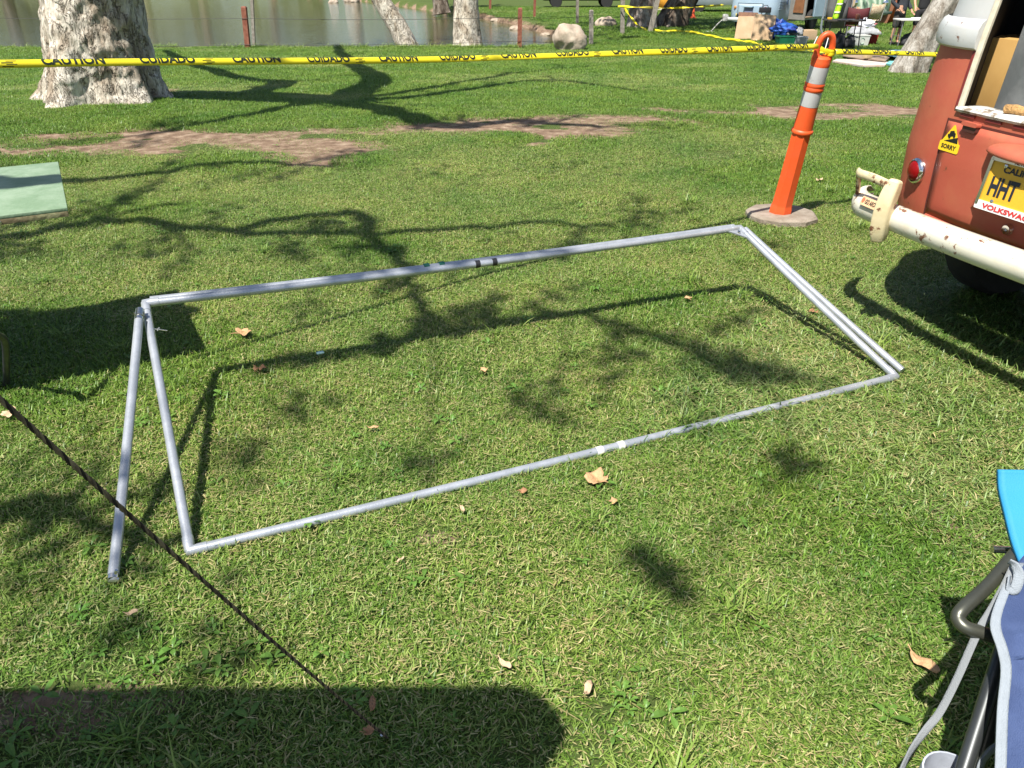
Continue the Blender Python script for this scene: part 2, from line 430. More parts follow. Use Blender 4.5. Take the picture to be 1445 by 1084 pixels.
def leaf_cloud(name, clumps, size, root, m=LEAF, seed=0):
    """clumps: (centre, radius, count) of leaf-sized quads"""
    rs = np.random.RandomState(seed); V = []; T = []
    for c, r, n in clumps:
        p = rs.normal(size=(n, 3)); p /= np.linalg.norm(p, axis=1)[:, None] + 1e-9
        p = p * (rs.rand(n, 1) ** .5) * np.array([r, r, r * .7]) + np.array(c)
        a = rs.normal(size=(n, 3)); a /= np.linalg.norm(a, axis=1)[:, None]
        q = rs.normal(size=(n, 3)); q = np.cross(a, q); q /= np.linalg.norm(q, axis=1)[:, None] + 1e-9
        s = size * (.6 + .8 * rs.rand(n, 1))
        V.append(np.stack([p - a * s, p - q * s * .55, p + a * s, p + q * s * .55], 1).reshape(-1, 3)); T.append(np.repeat(rs.rand(n) * .7 + .3 * rs.rand(), 4))
    V = np.concatenate(V); T = np.concatenate(T); n = len(V) // 4
    me = bpy.data.meshes.new(name); me.from_pydata(V.tolist(), [], np.arange(n * 4).reshape(-1, 4).tolist())
    at = me.attributes.new('tone', 'FLOAT', 'POINT'); at.data.foreach_set('value', T.astype(np.float32))
    me.materials.append(m)
    o = bpy.data.objects.new(name, me); COL.objects.link(o)
    if root:
        o.parent = root
        if root.type == 'EMPTY': o.matrix_parent_inverse = Matrix.Translation(-Vector(root.location))
    return o

def trunk_mesh(mb, pts, rads, n=48, rough=.05, flare=0.0, lobes=5, ph=0.0, freq=2.0, sub=6, plates=0.0):
    P = spline(pts, sub); k = len(P)
    rr = np.interp(np.linspace(0, len(rads) - 1, k), range(len(rads)), rads)
    vs = []; up = None
    for i, p in enumerate(P):
        t = (P[min(i + 1, k - 1)] - P[max(i - 1, 0)]).normalized()
        if up is None: up = (Vector((0, 1, 0)) - t * t.y).normalized()
        else: up = (up - t * up.dot(t)).normalized()
        sd = t.cross(up)
        h = (p - P[0]).length
        fl = flare * math.exp(-h / .32)
        for j in range(n):
            a = 2 * PI * j / n; d = sd * math.cos(a) + up * math.sin(a)
            lob = 1 + .05 * math.sin(lobes * a + ph + h * .8) + .04 * math.sin((lobes - 2) * a - ph + h) + fl * (.55 + .45 * math.sin(lobes * a + ph * 2) + .35 * math.sin((lobes * 2 - 1) * a + ph))
            q = p + d * rr[i]
            nz = mn.fractal(q * freq, .9, 2.0, 4) * rough + mn.noise(q * freq * 4) * rough * .5
            if plates:
                w_ = q + mn.noise_vector(q * 3) * .12; dv = mn.voronoi(Vector((w_.x * 11, w_.y * 11, w_.z * 4.5)))[0]; nz -= plates * math.exp(-(dv[1] - dv[0]) / .09) * (.5 + .9 * mn.noise(q * 1.7))
            vs.append(p + d * rr[i] * (lob + nz))
    fs = []
    for i in range(k - 1):
        for j in range(n):
            a, b = i * n + j, i * n + (j + 1) % n
            fs.append((a, b, b + n, a + n))
    mb.add(vs, fs)
    return P, rr

def limb(mb, pts, r0, r1, seed=0, twigs=0, clumps=None, n=8, jit=.06, tl=1.0, ld=10):
    rs = random.Random(seed)
    P = spline(pts, 6); k = len(P)
    P = [p + Vector((rs.uniform(-1, 1), rs.uniform(-1, 1), rs.uniform(-1, 1))) * jit * (1 if 0 < i < k - 1 else 0) for i, p in enumerate(P)]
    mb.tube(P, [r0 + (r1 - r0) * i / (k - 1) for i in range(k)], n=n)
    for t in range(twigs):
        i = rs.randrange(int(k * .15), k)
        d = (P[min(i + 1, k - 1)] - P[max(i - 1, 0)]).normalized()
        o = Vector((rs.uniform(-1, 1), rs.uniform(-1, 1), rs.uniform(-.4, .8))).normalized()
        dr = (d * .6 + o).normalized(); L = tl * rs.uniform(.4, 1.1)
        rb = (r0 + (r1 - r0) * i / (k - 1)) * .35 + .004
        q = [P[i]]
        for s in range(4):
            dr = (dr + Vector((rs.uniform(-1, 1), rs.uniform(-1, 1), rs.uniform(-1, 1))) * .28).normalized(); q.append(q[-1] + dr * L / 4)
        mb.tube(q, [rb, rb * .8, rb * .6, rb * .4, .004], n=5)
        if clumps is not None:
            for s in (2, 3, 4):
                clumps.append((tuple(q[s]), .16 * tl, ld))
    if clumps is not None: clumps.append((tuple(P[-1]), .3 * tl, ld * 2))
    return P

def up_from(u, v, h):
    """the point at height h whose sun shadow falls on the lawn at photo position (u, v)"""
    g = GT(u, v); k = h - g.z; return Vector((g.x - SUN_DX * k, g.y - SUN_DY * k, h))

# the big pale tree on the left
tA = thing('sycamore_tree', 'huge pale sycamore trunk with flared roots on the left of the lawn', 'tree', (-4.88, 9.65, 0))
mb = MB()
b0 = Vector((-4.86, 9.65, -.12))
TA, _ = trunk_mesh(mb, [b0, b0 + Vector((.03, 0, .35)), b0 + Vector((.08, 0, .8)), b0 + Vector((.14, 0, 1.5)), b0 + Vector((.25, -.5, 2.4)), b0 + Vector((.6, -1.2, 3.6)), b0 + Vector((1.3, -2.2, 5.0))],
            [.62, .56, .53, .50, .47, .44, .40], n=230, rough=.065, flare=.40, lobes=5, ph=1.0, freq=2.4, sub=24, plates=.05)
part(mb, 'trunk', PALE, tA)
mb = MB(); cl = []
top = TA[-1]
limb(mb, [top - Vector((0, 0, .3)), up_from(530, 112, 6.3), up_from(490, 84, 7.4), up_from(470, 60, 8.5)], .30, .10, 1, 10, cl)
limb(mb, [top - Vector((0, 0, .3)), up_from(555, 160, 6.0), up_from(640, 180, 6.6), up_from(720, 172, 7.2), up_from(850, 180, 7.8)], .22, .05, 2, 9, cl)
limb(mb, [top - Vector((.1, 0, .8)), up_from(600, 128, 6.0), up_from(700, 108, 6.8), up_from(830, 95, 7.5)], .13, .03, 3, 8, cl)
limb(mb, [top - Vector((.1, 0, .5)), up_from(570, 140, 6.0), up_from(680, 124, 6.6), up_from(780, 114, 7.4), up_from(900, 130, 7.9)], .15, .04, 4, 9, cl)
limb(mb, [TA[-34], up_from(400, 118, 4.7), up_from(320, 108, 5.6), up_from(235, 74, 6.6)], .26, .10, 5, 8, cl)
limb(mb, [TA[-17], up_from(420, 150, 5.2), up_from(330, 168, 6.4), up_from(200, 190, 7.4)], .16, .04, 6, 9, cl)
part(mb, 'branches', PALE, tA)
leaf_cloud('crown', cl, .05, tA, seed=1)

# the shade tree standing left of and behind the photographer: its limbs reach over the lawn
tB = thing('shade_tree', 'spreading shade tree whose limbs throw shadows over the lawn', 'tree', (-5.6, .2, 0))
mb = MB(); b1 = Vector((-5.6, .2, -.1))
TB, _ = trunk_mesh(mb, [b1, b1 + Vector((.05, .1, 1)), b1 + Vector((.2, .1, 2.2)), b1 + Vector((.5, -.1, 3.6)), b1 + Vector((.8, -.2, 5))], [.5, .42, .38, .33, .26], n=32, flare=.3)
part(mb, 'trunk', PALE, tB)
mb = MB(); cl = []
t0 = TB[-1]; t1 = TB[-8]
def sh(*pts): return [up_from(*p) for p in pts]
limb(mb, [t0] + sh((-160, 350, 5.3), (0, 338, 5.4), (170, 312, 5.5), (330, 326, 5.6), (520, 330, 5.8), (720, 318, 6.2), (900, 322, 6.6)), .085, .025, 11, 20, cl, tl=.9, ld=14)
limb(mb, sh((330, 326, 5.6), (500, 300, 5.7), (545, 350, 5.8), (588, 400, 5.9), (606, 452, 6.0)), .055, .03, 12, 6, cl, tl=.5, ld=10)
limb(mb, [t0] + sh((-200, 300, 6), (0, 262, 6), (150, 252, 6.2), (320, 232, 6.5), (480, 235, 7)), .12, .03, 13, 14, cl, tl=.9, ld=14)
limb(mb, sh((606, 452, 6.0), (640, 470, 6.1), (700, 460, 6.2), (800, 440, 6.4), (930, 480, 6.6), (1060, 520, 6.8)), .045, .02, 14, 9, cl, tl=.5, ld=10)
limb(mb, sh((606, 452, 6.0), (520, 492, 6.0), (440, 512, 6.1), (380, 520, 6.2)), .035, .012, 15, 3, cl, tl=.3, ld=6)
limb(mb, [t1] + sh((-300, 520, 4.6), (-120, 470, 4.6), (60, 440, 4.7), (200, 455, 4.8)), .10, .03, 16, 4, cl, tl=.5, ld=6)
limb(mb, [t1] + sh((-260, 760, 4.2), (0, 720, 4.2), (120, 730, 4.3), (240, 770, 4.3)), .07, .02, 17, 4, cl, tl=.4, ld=6)
# stout unseen limb added to throw a dark band across the green table
tz = .7
def over_table(u, v, h):
    g = G(u, v, tz); return Vector((g.x - SUN_DX * (h - tz), g.y - SUN_DY * (h - tz), h))
limb(mb, [t1, over_table(-140, 268, 3.9), over_table(-60, 262, 3.6), over_table(20, 258, 3.5), over_table(78, 252, 3.4)], .11, .075, 18, 0, None, jit=.01, n=12)
for u, v, r, n_ in [(420, 578, .10, 60), (765, 590, .10, 70), (1120, 655, .06, 70), (905, 785, .06, 90), (935, 812, .07, 120), (960, 838, .05, 70), (600, 655, .12, 60), (900, 500, .16, 110), (1040, 522, .14, 130), (1085, 350, .14, 60),
                    (130, 722, .16, 130), (345, 655, .12, 90), (60, 660, .2, 120), (860, 535, .12, 60), (760, 545, .1, 50), (500, 390, .2, 120), (740, 350, .2, 90), (560, 400, .15, 70), (650, 380, .14, 60), (880, 300, .3, 90), (300, 300, .3, 140),
                    (100, 300, .3, 160), (200, 350, .25, 130), (420, 340, .25, 120), (600, 250, .4, 150), (800, 240, .4, 120), (1000, 240, .4, 110), (60, 845, .2, 110), (200, 860, .14, 60), (320, 930, .1, 50), (430, 440, .1, 50), (1000, 590, .1, 40)]:
    cl.append((tuple(up_from(u, v, 6.0)), r * (.75 if v > 760 and u > 800 else 1.6), int(n_ * (.36 if v > 760 and u > 800 else .55 if (u, v) in ((1120, 655), (1040, 522)) else .42))))
# twigs that carry the lower leaf clumps
for k, (a, b) in enumerate([((1060, 520), (1120, 655)), ((1120, 655), (1020, 740)), ((1020, 740), (960, 838)), ((765, 590), (800, 440)), ((606, 452), (600, 655)), ((420, 578), (380, 548)), ((345, 655), (300, 620)), ((900, 500), (760, 545)), ((130, 722), (60, 845))]):
    limb(mb, sh((*a, 6.0), ((a[0] + b[0]) / 2 + 15, (a[1] + b[1]) / 2 - 8, 6.1), (*b, 6.0)), .012, .006, 40 + k, 2, None, jit=.02, tl=.3, n=5)
part(mb, 'branches', PALE, tB)
leaf_cloud('crown', cl, .040, tB, seed=2)

def simple_tree(name, label, u, v, r, lean, bark, seed, h=6.0, flare=.2, crown=2.2, ncl=26, leaf=.09, n=36, rough=.05, per=60, extra=()):
    b = GT(u, v); t = thing(name, label, 'tree', tuple(b))
    rs = random.Random(seed); L = Vector((lean[0], lean[1], 0))
    mb = MB(); b = b - Vector((0, 0, .15))
    pts = [b, b + L * .12 + Vector((0, 0, .4)), b + L * .4 + Vector((0, 0, 1.1)), b + L + Vector((0, 0, 2.4)), b + L * 1.5 + Vector((rs.uniform(-.2, .2), rs.uniform(-.2, .2), 4)), b + L * 1.8 + Vector((rs.uniform(-.3, .3), rs.uniform(-.3, .3), h))]
    P, _ = trunk_mesh(mb, pts, [r, r * .92, r * .84, r * .74, r * .6, r * .4], n=n, rough=rough, flare=flare, lobes=4 + seed % 3, ph=seed, freq=3.0, sub=9)
    part(mb, 'trunk', bark, t)
    mb = MB(); cl = []
    for k in range(6):
        s = P[int(len(P) * rs.uniform(.62, .98))]; a = k * 1.05 + rs.uniform(-.3, .3); l = crown * rs.uniform(.7, 1.2)
        e = s + Vector((math.cos(a) * l, math.sin(a) * l, rs.uniform(.8, 2.4)))
        limb(mb, [s, (s + e) / 2 + Vector((rs.uniform(-.2, .2), rs.uniform(-.2, .2), .3)), e], r * .3, .02, seed * 10 + k, 6, cl, tl=1.2, ld=per // 4)
    part(mb, 'branches', bark, t)
    c = P[-1]
    for k in range(ncl):
        cl.append((tuple(c + Vector((rs.gauss(0, crown * .5), rs.gauss(0, crown * .5), rs.gauss(.8, .9)))), rs.uniform(.35, .8), per))
    if extra:  # unseen limbs and leaves added to dapple the ground around the camp
        q = MB()
        for e in extra:
            e = Vector(e); s = P[int(len(P) * .8)]; limb(q, [s, s.lerp(e, .5) + Vector((0, 0, .8)), e], r * .3, .03, seed * 7 + int(e.x * 3), 9, cl, tl=1.5, ld=14)
            for k in range(5): cl.append((tuple(e + Vector((rs.gauss(0, .9), rs.gauss(0, .9), rs.gauss(0, .4)))), rs.uniform(.4, .8), per))
        part(q, 'shade_limbs', bark, t)
    leaf_cloud('crown', cl, leaf, t, seed=seed)
    return t
simple_tree('leaning_sycamore', 'slim pale sycamore trunk leaning left at the edge of the pond', 577, 63, .31, (-1.5, .2), PALE, 3, flare=.12, n=56)
simple_tree('sycamore_tree', 'upright pale sycamore trunk on the pond edge beside the leaning one', 660, 63, .43, (-.1, .2), PALE, 4, flare=.14, n=56, crown=3.2, ncl=46)
simple_tree('dark_tree', 'dark trunk on the far pond bank behind the two pale sycamores', 624, 15, .42, (-.5, .3), BROWNB, 5, flare=.2)
simple_tree('thick_tree', 'thick mottled trunk wrapped with yellow tape beside the leaning stake', 905, 40, .54, (.1, .1), bark_mat('mottled_bark', [(.12, .09, .07), (.24, .19, .16), (.36, .31, .27), (.48, .44, .40), (.20, .16, .13)], .7, 3.6), 6, flare=.16, n=56, crown=3.4, ncl=70, per=80, extra=((2.2, 27, 6.5), (3.4, 25.2, 7), (1.2, 29.5, 7), (4.6, 27.5, 6.6)))
simple_tree('brown_tree', 'brown leaning trunk in front of the orange tarp', 946, 38, .58, (1.15, .2), BROWNB, 7, flare=.3, n=56, crown=3.6, ncl=70, per=80)
simple_tree('pale_tree', 'pale speckled leaning trunk between the red van and the folding table', 1277, 104, .27, (.95, .1), GREYB, 8, flare=.32, n=56, extra=((5.2, 20.5, 7), (6.6, 21.5, 6.6), (4.2, 18.5, 7.2), (7.6, 19.4, 7), (5.8, 23, 6.8)))
# the far wood
cl = []; rs = random.Random(5)
for k in range(46):
    x = -95 + k * 2.7 + rs.uniform(-1.5, 1.5); y = rs.uniform(102, 112); h = rs.uniform(4, 8) if -22 < x * 1.25 < -9 else rs.uniform(5, 13)
    if -24 < x * 1.25 < -10 and k % 3: continue
    for q in range(7):
        cl.append(((x * 1.25 + rs.gauss(0, 1.6), y + rs.gauss(0, 1.5), 1 + h * rs.uniform(.2, 1)), rs.uniform(1.2, 2.4), 90))
w = leaf_cloud('far_wood', cl, .45, None, leaf_mat('far_leaf', (.045, .06, .02), (.13, .13, .05)), seed=9)
tag(w, 'far off wood beyond the pond', None, None, 'stuff')
mb = MB()
for k in range(34):
    x = -112 + k * 3.9 + rs.uniform(-1.5, 1.5); h = rs.uniform(7, 13); y = rs.uniform(97, 104); mb.tube([(x, y, -.5), (x + rs.uniform(-.6, .6), y, h * .5), (x + rs.uniform(-1.2, 1.2), y, h)], [rs.uniform(.4, .75), .4, .2], n=7)
tag(mb.build('far_wood_trunks', BROWNB), 'trunks of the far off wood beyond the pond', None, None, 'stuff')
# ------------------------------------------------------------------ grass
def grass_mat():
    m = bpy.data.materials.new('grass_blade'); m.use_nodes = True; nt = m.node_tree; L = nt.links
    b = nt.nodes['Principled BSDF']; b.inputs['Roughness'].default_value = .42; b.inputs['Specular IOR Level'].default_value = .35
    at = nt.nodes.new('ShaderNodeAttribute'); at.attribute_name = 'col'
    geo = nt.nodes.new('ShaderNodeNewGeometry')
    n = nt.nodes.new('ShaderNodeTexNoise'); n.inputs['Scale'].default_value = 1.1; n.inputs['Detail'].default_value = 4; n.inputs['Roughness'].default_value = .7
    L.new(geo.outputs['Position'], n.inputs['Vector'])
    r = nt.nodes.new('ShaderNodeValToRGB'); r.color_ramp.elements[0].position = .32; r.color_ramp.elements[1].position = .68
    r.color_ramp.elements[0].color = (.60, .80, .56, 1); r.color_ramp.elements[1].color = (1.20, 1.13, 1.0, 1)
    L.new(n.outputs[0], r.inputs[0])
    mx = nt.nodes.new('ShaderNodeMix'); mx.data_type = 'RGBA'; mx.blend_type = 'MULTIPLY'; mx.inputs[0].default_value = 1
    L.new(at.outputs['Color'], mx.inputs[6]); L.new(r.outputs[0], mx.inputs[7])
    L.new(mx.outputs[2], b.inputs['Base Color'])
    tr = nt.nodes.new('ShaderNodeBsdfTranslucent'); L.new(mx.outputs[2], tr.inputs['Color'])
    ms = nt.nodes.new('ShaderNodeMixShader'); ms.inputs[0].default_value = .28
    L.new(b.outputs[0], ms.inputs[1]); L.new(tr.outputs[0], ms.inputs[2]); L.new(ms.outputs[0], nt.nodes['Material Output'].inputs[0])
    return m
GM = grass_mat()
GREENS = np.array([(.135, .222, .036), (.186, .282, .052), (.24, .318, .082), (.080, .148, .027), (.30, .355, .12)])
STRAW = np.array([(.46, .39, .21), (.56, .48, .28), (.34, .28, .14)])
def patch(name, seed, n, rad, lmin, lmax, wid, tilt, straw, green=GREENS):
    rs = np.random.RandomState(seed)
    rr = rad * np.sqrt(rs.rand(n)); th = rs.rand(n) * 2 * PI
    bx, by = rr * np.cos(th), rr * np.sin(th)
    az = rs.rand(n) * 2 * PI
    L = lmin + (lmax - lmin) * rs.rand(n) ** 1.8
    w = wid * (.6 + .8 * rs.rand(n)) * .5
    t0 = np.radians(tilt[0] + (tilt[1] - tilt[0]) * rs.rand(n)); t1 = np.minimum(t0 + np.radians(10 + 55 * rs.rand(n)), np.radians(100))
    st = rs.rand(n) < straw; L = np.where(st, L * .62, L); w = np.where(st, w * .75, w)
    t0 = np.where(st, np.radians(70 + 18 * rs.rand(n)), t0); t1 = np.where(st, np.radians(86 + 8 * rs.rand(n)), t1)
    dx, dy = np.cos(az), np.sin(az); px, py = -dy, dx
    z0 = np.where(st, .004 + .012 * rs.rand(n), -.004)
    def P(x, y, z): return np.stack([x, y, z], -1)
    mxx = bx + dx * L * .5 * np.sin(t0); mzz = z0 + L * .5 * np.cos(t0); myy = by + dy * L * .5 * np.sin(t0)
    ex = mxx + dx * L * .5 * np.sin(t1); ey = myy + dy * L * .5 * np.sin(t1); ez = np.maximum(mzz + L * .5 * np.cos(t1), .003)
    V = np.stack([P(bx - px * w, by - py * w, z0), P(bx + px * w, by + py * w, z0), P(mxx + px * w * .85, myy + py * w * .85, mzz), P(mxx - px * w * .85, myy - py * w * .85, mzz), P(ex, ey, ez)], 1).reshape(-1, 3)
    base = np.arange(n) * 5
    F = [(b, b + 1, b + 2, b + 3) for b in base] + [(b + 3, b + 2, b + 4) for b in base]
    c = green[rs.randint(len(green), size=n)] * (.75 + .5 * rs.rand(n, 1))
    s = STRAW[rs.randint(len(STRAW), size=n)] * (.75 + .45 * rs.rand(n, 1))
    c = np.where(st[:, None], s, c)
    C = np.repeat(np.concatenate([c, np.ones((n, 1))], 1)[:, None, :], 5, 1)
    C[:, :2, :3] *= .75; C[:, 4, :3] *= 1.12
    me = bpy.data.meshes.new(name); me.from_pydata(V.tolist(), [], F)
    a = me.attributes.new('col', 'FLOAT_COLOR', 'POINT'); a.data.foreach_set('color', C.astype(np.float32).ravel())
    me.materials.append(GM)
    return bpy.data.objects.new(name, me)

def scatter(name, protos, pts, rot, scl, idx, label):
    """one object that sets the protos on points (geometry nodes)"""
    pc = bpy.data.collections.new(name + '_kinds')
    for p in protos: pc.objects.link(p)
    me = bpy.data.meshes.new(name); me.vertices.add(len(pts)); me.vertices.foreach_set('co', np.asarray(pts, np.float32).ravel())
    a = me.attributes.new('rot', 'FLOAT_VECTOR', 'POINT'); a.data.foreach_set('vector', np.asarray(rot, np.float32).ravel())
    a = me.attributes.new('scl', 'FLOAT_VECTOR', 'POINT'); a.data.foreach_set('vector', np.asarray(scl, np.float32).ravel())
    a = me.attributes.new('idx', 'INT', 'POINT'); a.data.foreach_set('value', np.asarray(idx, np.int32))
    o = bpy.data.objects.new(name, me); COL.objects.link(o); tag(o, label, None, None, 'stuff')
    ng = bpy.data.node_groups.new(name + '_nodes', 'GeometryNodeTree')
    ng.interface.new_socket('Geometry', in_out='INPUT', socket_type='NodeSocketGeometry'); ng.interface.new_socket('Geometry', in_out='OUTPUT', socket_type='NodeSocketGeometry')
    N = ng.nodes; gi = N.new('NodeGroupInput'); go = N.new('NodeGroupOutput')
    ci = N.new('GeometryNodeCollectionInfo'); ci.inputs['Collection'].default_value = pc; ci.inputs['Separate Children'].default_value = True; ci.inputs['Reset Children'].default_value = True
    ip = N.new('GeometryNodeInstanceOnPoints'); ip.inputs['Pick Instance'].default_value = True
    def na(nm, ty):
        q = N.new('GeometryNodeInputNamedAttribute'); q.data_type = ty; q.inputs['Name'].default_value = nm; return q
    r = na('rot', 'FLOAT_VECTOR'); s = na('scl', 'FLOAT_VECTOR'); i = na('idx', 'INT')
    ng.links.new(gi.outputs[0], ip.inputs['Points']); ng.links.new(ci.outputs[0], ip.inputs['Instance'])
    ng.links.new(r.outputs[0], ip.inputs['Rotation']); ng.links.new(s.outputs[0], ip.inputs['Scale']); ng.links.new(i.outputs[0], ip.inputs['Instance Index'])
    ng.links.new(ip.outputs[0], go.inputs[0])
    md = o.modifiers.new('scatter', 'NODES'); md.node_group = ng
    return o

protos = []
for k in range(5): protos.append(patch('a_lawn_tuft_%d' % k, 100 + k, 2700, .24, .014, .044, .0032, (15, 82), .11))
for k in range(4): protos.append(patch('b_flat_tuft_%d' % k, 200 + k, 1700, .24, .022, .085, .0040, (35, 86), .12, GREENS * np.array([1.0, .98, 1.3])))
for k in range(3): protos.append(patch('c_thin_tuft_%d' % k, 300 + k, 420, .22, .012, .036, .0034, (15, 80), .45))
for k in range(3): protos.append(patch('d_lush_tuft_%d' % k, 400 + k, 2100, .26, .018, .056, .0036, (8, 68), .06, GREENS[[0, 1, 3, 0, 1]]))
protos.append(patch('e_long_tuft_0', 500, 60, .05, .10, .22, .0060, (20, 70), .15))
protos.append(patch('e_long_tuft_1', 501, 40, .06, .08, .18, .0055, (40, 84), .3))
rs = np.random.RandomState(11)
P_, R_, S_, I_ = [], [], [], []
def lay(y0, y1, step, sc):
    ys = np.arange(y0, y1, step)
    for y in ys:
        half = .70 * (y * CT + CAM_H * ST) + .5
        xs = np.arange(-half, half, step)
        x = xs + rs.uniform(-.5, .5, len(xs)) * step; yy = y + rs.uniform(-.5, .5, len(xs)) * step
        z = terrain(x, yy); d = dirt_mask(x, yy); sd = pond_sd(x, yy)
        fl = fbm(x * .8 + 40, yy * .8, 3); longish = sstep(.2, 1.6, x) * sstep(4.2, 2.2, yy) + (fl - .5) * 1.1
        lush = fbm(x * .5 + 80, yy * .7 + 3, 3) + .22 * sstep(5, 9, yy)
        for i in range(len(x)):
            if sd[i] > .18: continue
            if d[i] > .45 and rs.rand() < (.66 if d[i] < .8 else .88): continue
            if d[i] > .12: k = 9 + rs.randint(3)
            elif longish[i] > .45 + .3 * rs.rand(): k = 5 + rs.randint(4)
            elif lush[i] > .62: k = 12 + rs.randint(3)
            else: k = rs.randint(5) if rs.rand() > .12 else 9 + rs.randint(3)
            s = sc * rs.uniform(.85, 1.15)
            P_.append((x[i], yy[i], z[i])); R_.append((0, 0, rs.uniform(0, 2 * PI))); S_.append((s, s, s * rs.uniform(.7, 1.2) * (.62 if d[i] > .06 and yy[i] > 5 else (.8 if yy[i] > 5 else 1)))); I_.append(k)
lay(.75, 6, .19, 1.0)
lay(6, 11, .24, 1.15)
lay(11, 18, .34, 1.45)
lay(18, 28, .5, 1.9)
lay(28, 46, .85, 3.0)
# longer tufts here and there
for k in range(170):
    y = .9 + 5 * rs.rand() ** 1.4; x = rs.uniform(-1, 1) * (.7 * (y * CT + .68)); 
    if x < 0 and rs.rand() < .6: continue
    if float(dirt_mask(np.array([x]), np.array([y]))[0]) > .5: continue
    s = rs.uniform(.4, .8); P_.append((x, y, float(terrain(np.array([x]), np.array([y]))[0]))); R_.append((0, 0, rs.uniform(0, 6.28))); S_.append((s, s, s * .8)); I_.append(15 + rs.randint(2))
for k in range(260):   # uncut tufts along the pond edge and round the trunks
    x = rs.uniform(-17, 1.8); y = 23.75 + rs.uniform(-.35, .25)
    if float(pond_sd(np.array([x]), np.array([y]))[0]) > .2: continue
    P_.append((x, y, float(terrain(np.array([x]), np.array([y]))[0]))); R_.append((0, 0, rs.uniform(0, 6.28))); S_.append((1.5, 1.5, 1.1)); I_.append(15)
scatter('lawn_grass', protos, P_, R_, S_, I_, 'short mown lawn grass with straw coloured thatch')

# broad leaved weeds in the lawn
def rosette(name, seed, n, L):
    rs = random.Random(seed); V = []; F = []; C = []
    for k in range(n):
        a = 2 * PI * k / n + rs.uniform(-.5, .5); l = L * rs.uniform(.6, 1.1); w = l * rs.uniform(.30, .45); til = rs.uniform(.05, .45)
        d = Vector((math.cos(a), math.sin(a), 0)); p = Vector((-d.y, d.x, 0)); o = len(V)
        g = rs.uniform(.8, 1.2); col = (.13 * g, .235 * g, .05 * g, 1)
        for t, ww in ((.08, .10), (.3, .6), (.55, 1), (.8, .7), (1.0, .05)):
            c = d * l * t + Vector((0, 0, .018 + l * til * math.sin(t * 2.4)))
            for s in (-1, 0, 1):
                V.append(tuple(c + p * s * w * .5 * ww + Vector((0, 0, .10 * w * abs(s) * ww)))); C.append(col)
        for j in range(4):
            for i in range(2):
                q = o + j * 3 + i; F.append((q, q + 1, q + 4, q + 3))
    me = bpy.data.meshes.new(name); me.from_pydata(V, [], F)
    a = me.attributes.new('col', 'FLOAT_COLOR', 'POINT'); a.data.foreach_set('color', np.array(C, np.float32).ravel()); me.materials.append(GM)
    return bpy.data.objects.new(name, me)
ro = [rosette('a_weed_%d' % k, k, n, L) for k, (n, L) in enumerate([(5, .075), (7, .06), (4, .095), (6, .05)])]
WS = [(200, 605), (215, 610), (190, 597), (300, 880), (230, 930), (250, 955), (310, 965), (160, 985), (150, 1030), (175, 1060), (40, 1045), (130, 1075), (25, 1020), (390, 940), (330, 960), (265, 945), (630, 808), (610, 812), (645, 812), (885, 985), (900, 975), (560, 350), (505, 615), (480, 650),
      (490, 590), (590, 560), (735, 555), (745, 540), (720, 560), (650, 640), (640, 635), (705, 550), (560, 640), (745, 460), (760, 450), (880, 990), (930, 1010), (905, 1045), (1290, 1000), (1320, 1040), (1230, 815), (1375, 930), (470, 930), (480, 985), (620, 985), (200, 1000), (260, 1050), (320, 1040),
      (560, 530), (430, 640), (420, 690), (550, 680), (640, 590), (690, 600), (600, 610), (800, 520), (830, 560), (1090, 600), (1060, 680), (400, 470), (180, 560), (230, 570), (1070, 460), (1130, 470), (210, 880), (90, 900), (350, 1010), (240, 1000), (90, 960)]
P_, R_, S_, I_ = [], [], [], []
for u, v in WS:
    g = G(u, v)
    for q in range(2):
        s = rs.uniform(.25, .46); P_.append((g.x + rs.normal() * .03, g.y + rs.normal() * .03, 0.004)); R_.append((rs.normal() * .1, rs.normal() * .1, rs.uniform(0, 6.28))); S_.append((s, s, s)); I_.append(rs.randint(4))
for k in range(150):
    y = 1 + 6 * rs.rand(); x = rs.uniform(-.7, .5) * (y + .7); s = rs.uniform(.25, .5)
    P_.append((x, y, .004)); R_.append((0, 0, rs.uniform(0, 6.28))); S_.append((s, s, s)); I_.append(rs.randint(4))
scatter('broadleaf_weeds', ro, P_, R_, S_, I_, 'low broad leaved weeds growing in the lawn')
# ------------------------------------------------------------------ the pipe frame on the lawn
GALV = mat('galvanised_pipe', (.39, .415, .45), .33, .5, col2=(.48, .505, .54), vscale=14, bump=.08, bscale=160)
STEEL = mat('bright_steel', (.66, .65, .63), .25, 1.0, var=.15, vscale=40)
BLACKT = mat('black_tape', (.012, .012, .014), .5); GREENT = mat('green_tape', (.01, .10, .07), .5); WHITET = mat('white_tape', (.74, .74, .72), .6)
RP = .0142
Q = Vector((-.876, 1.618, .0155)); Rr = Vector((1.482, 2.622, .0155))
TL = G(205, 428, .375); TR = G(1044, 322, .357)
FL = G(160, 812, .024); FR = G(1273, 523, .024)
fr = thing('pipe_frame', 'grey metal pipe frame with one long side propped off the grass', 'frame', (.3, 2.4, 0))
def pipe(a, b, name, bow=0.0, r=RP):
    mb = MB(); n = 14; pts = []
    for i in range(n + 1):
        t = i / n; p = a.lerp(b, t); p.z -= bow * 4 * t * (1 - t); pts.append(p)
    mb.tube(pts, r, n=16); return part(mb, name, GALV, fr)
def band(o, a, b, t, w, m, name='tape_band', r=RP, bow=0.0):
    d = (b - a).normalized(); p = a.lerp(b, t); p = p - Vector((0, 0, bow * 4 * t * (1 - t)))
    mb = MB(); mb.tube([p - d * w / 2, p + d * w / 2], r + .0012, n=16); return part(mb, name, m, o)
pn = pipe(Q, Rr, 'near_rail', .004)
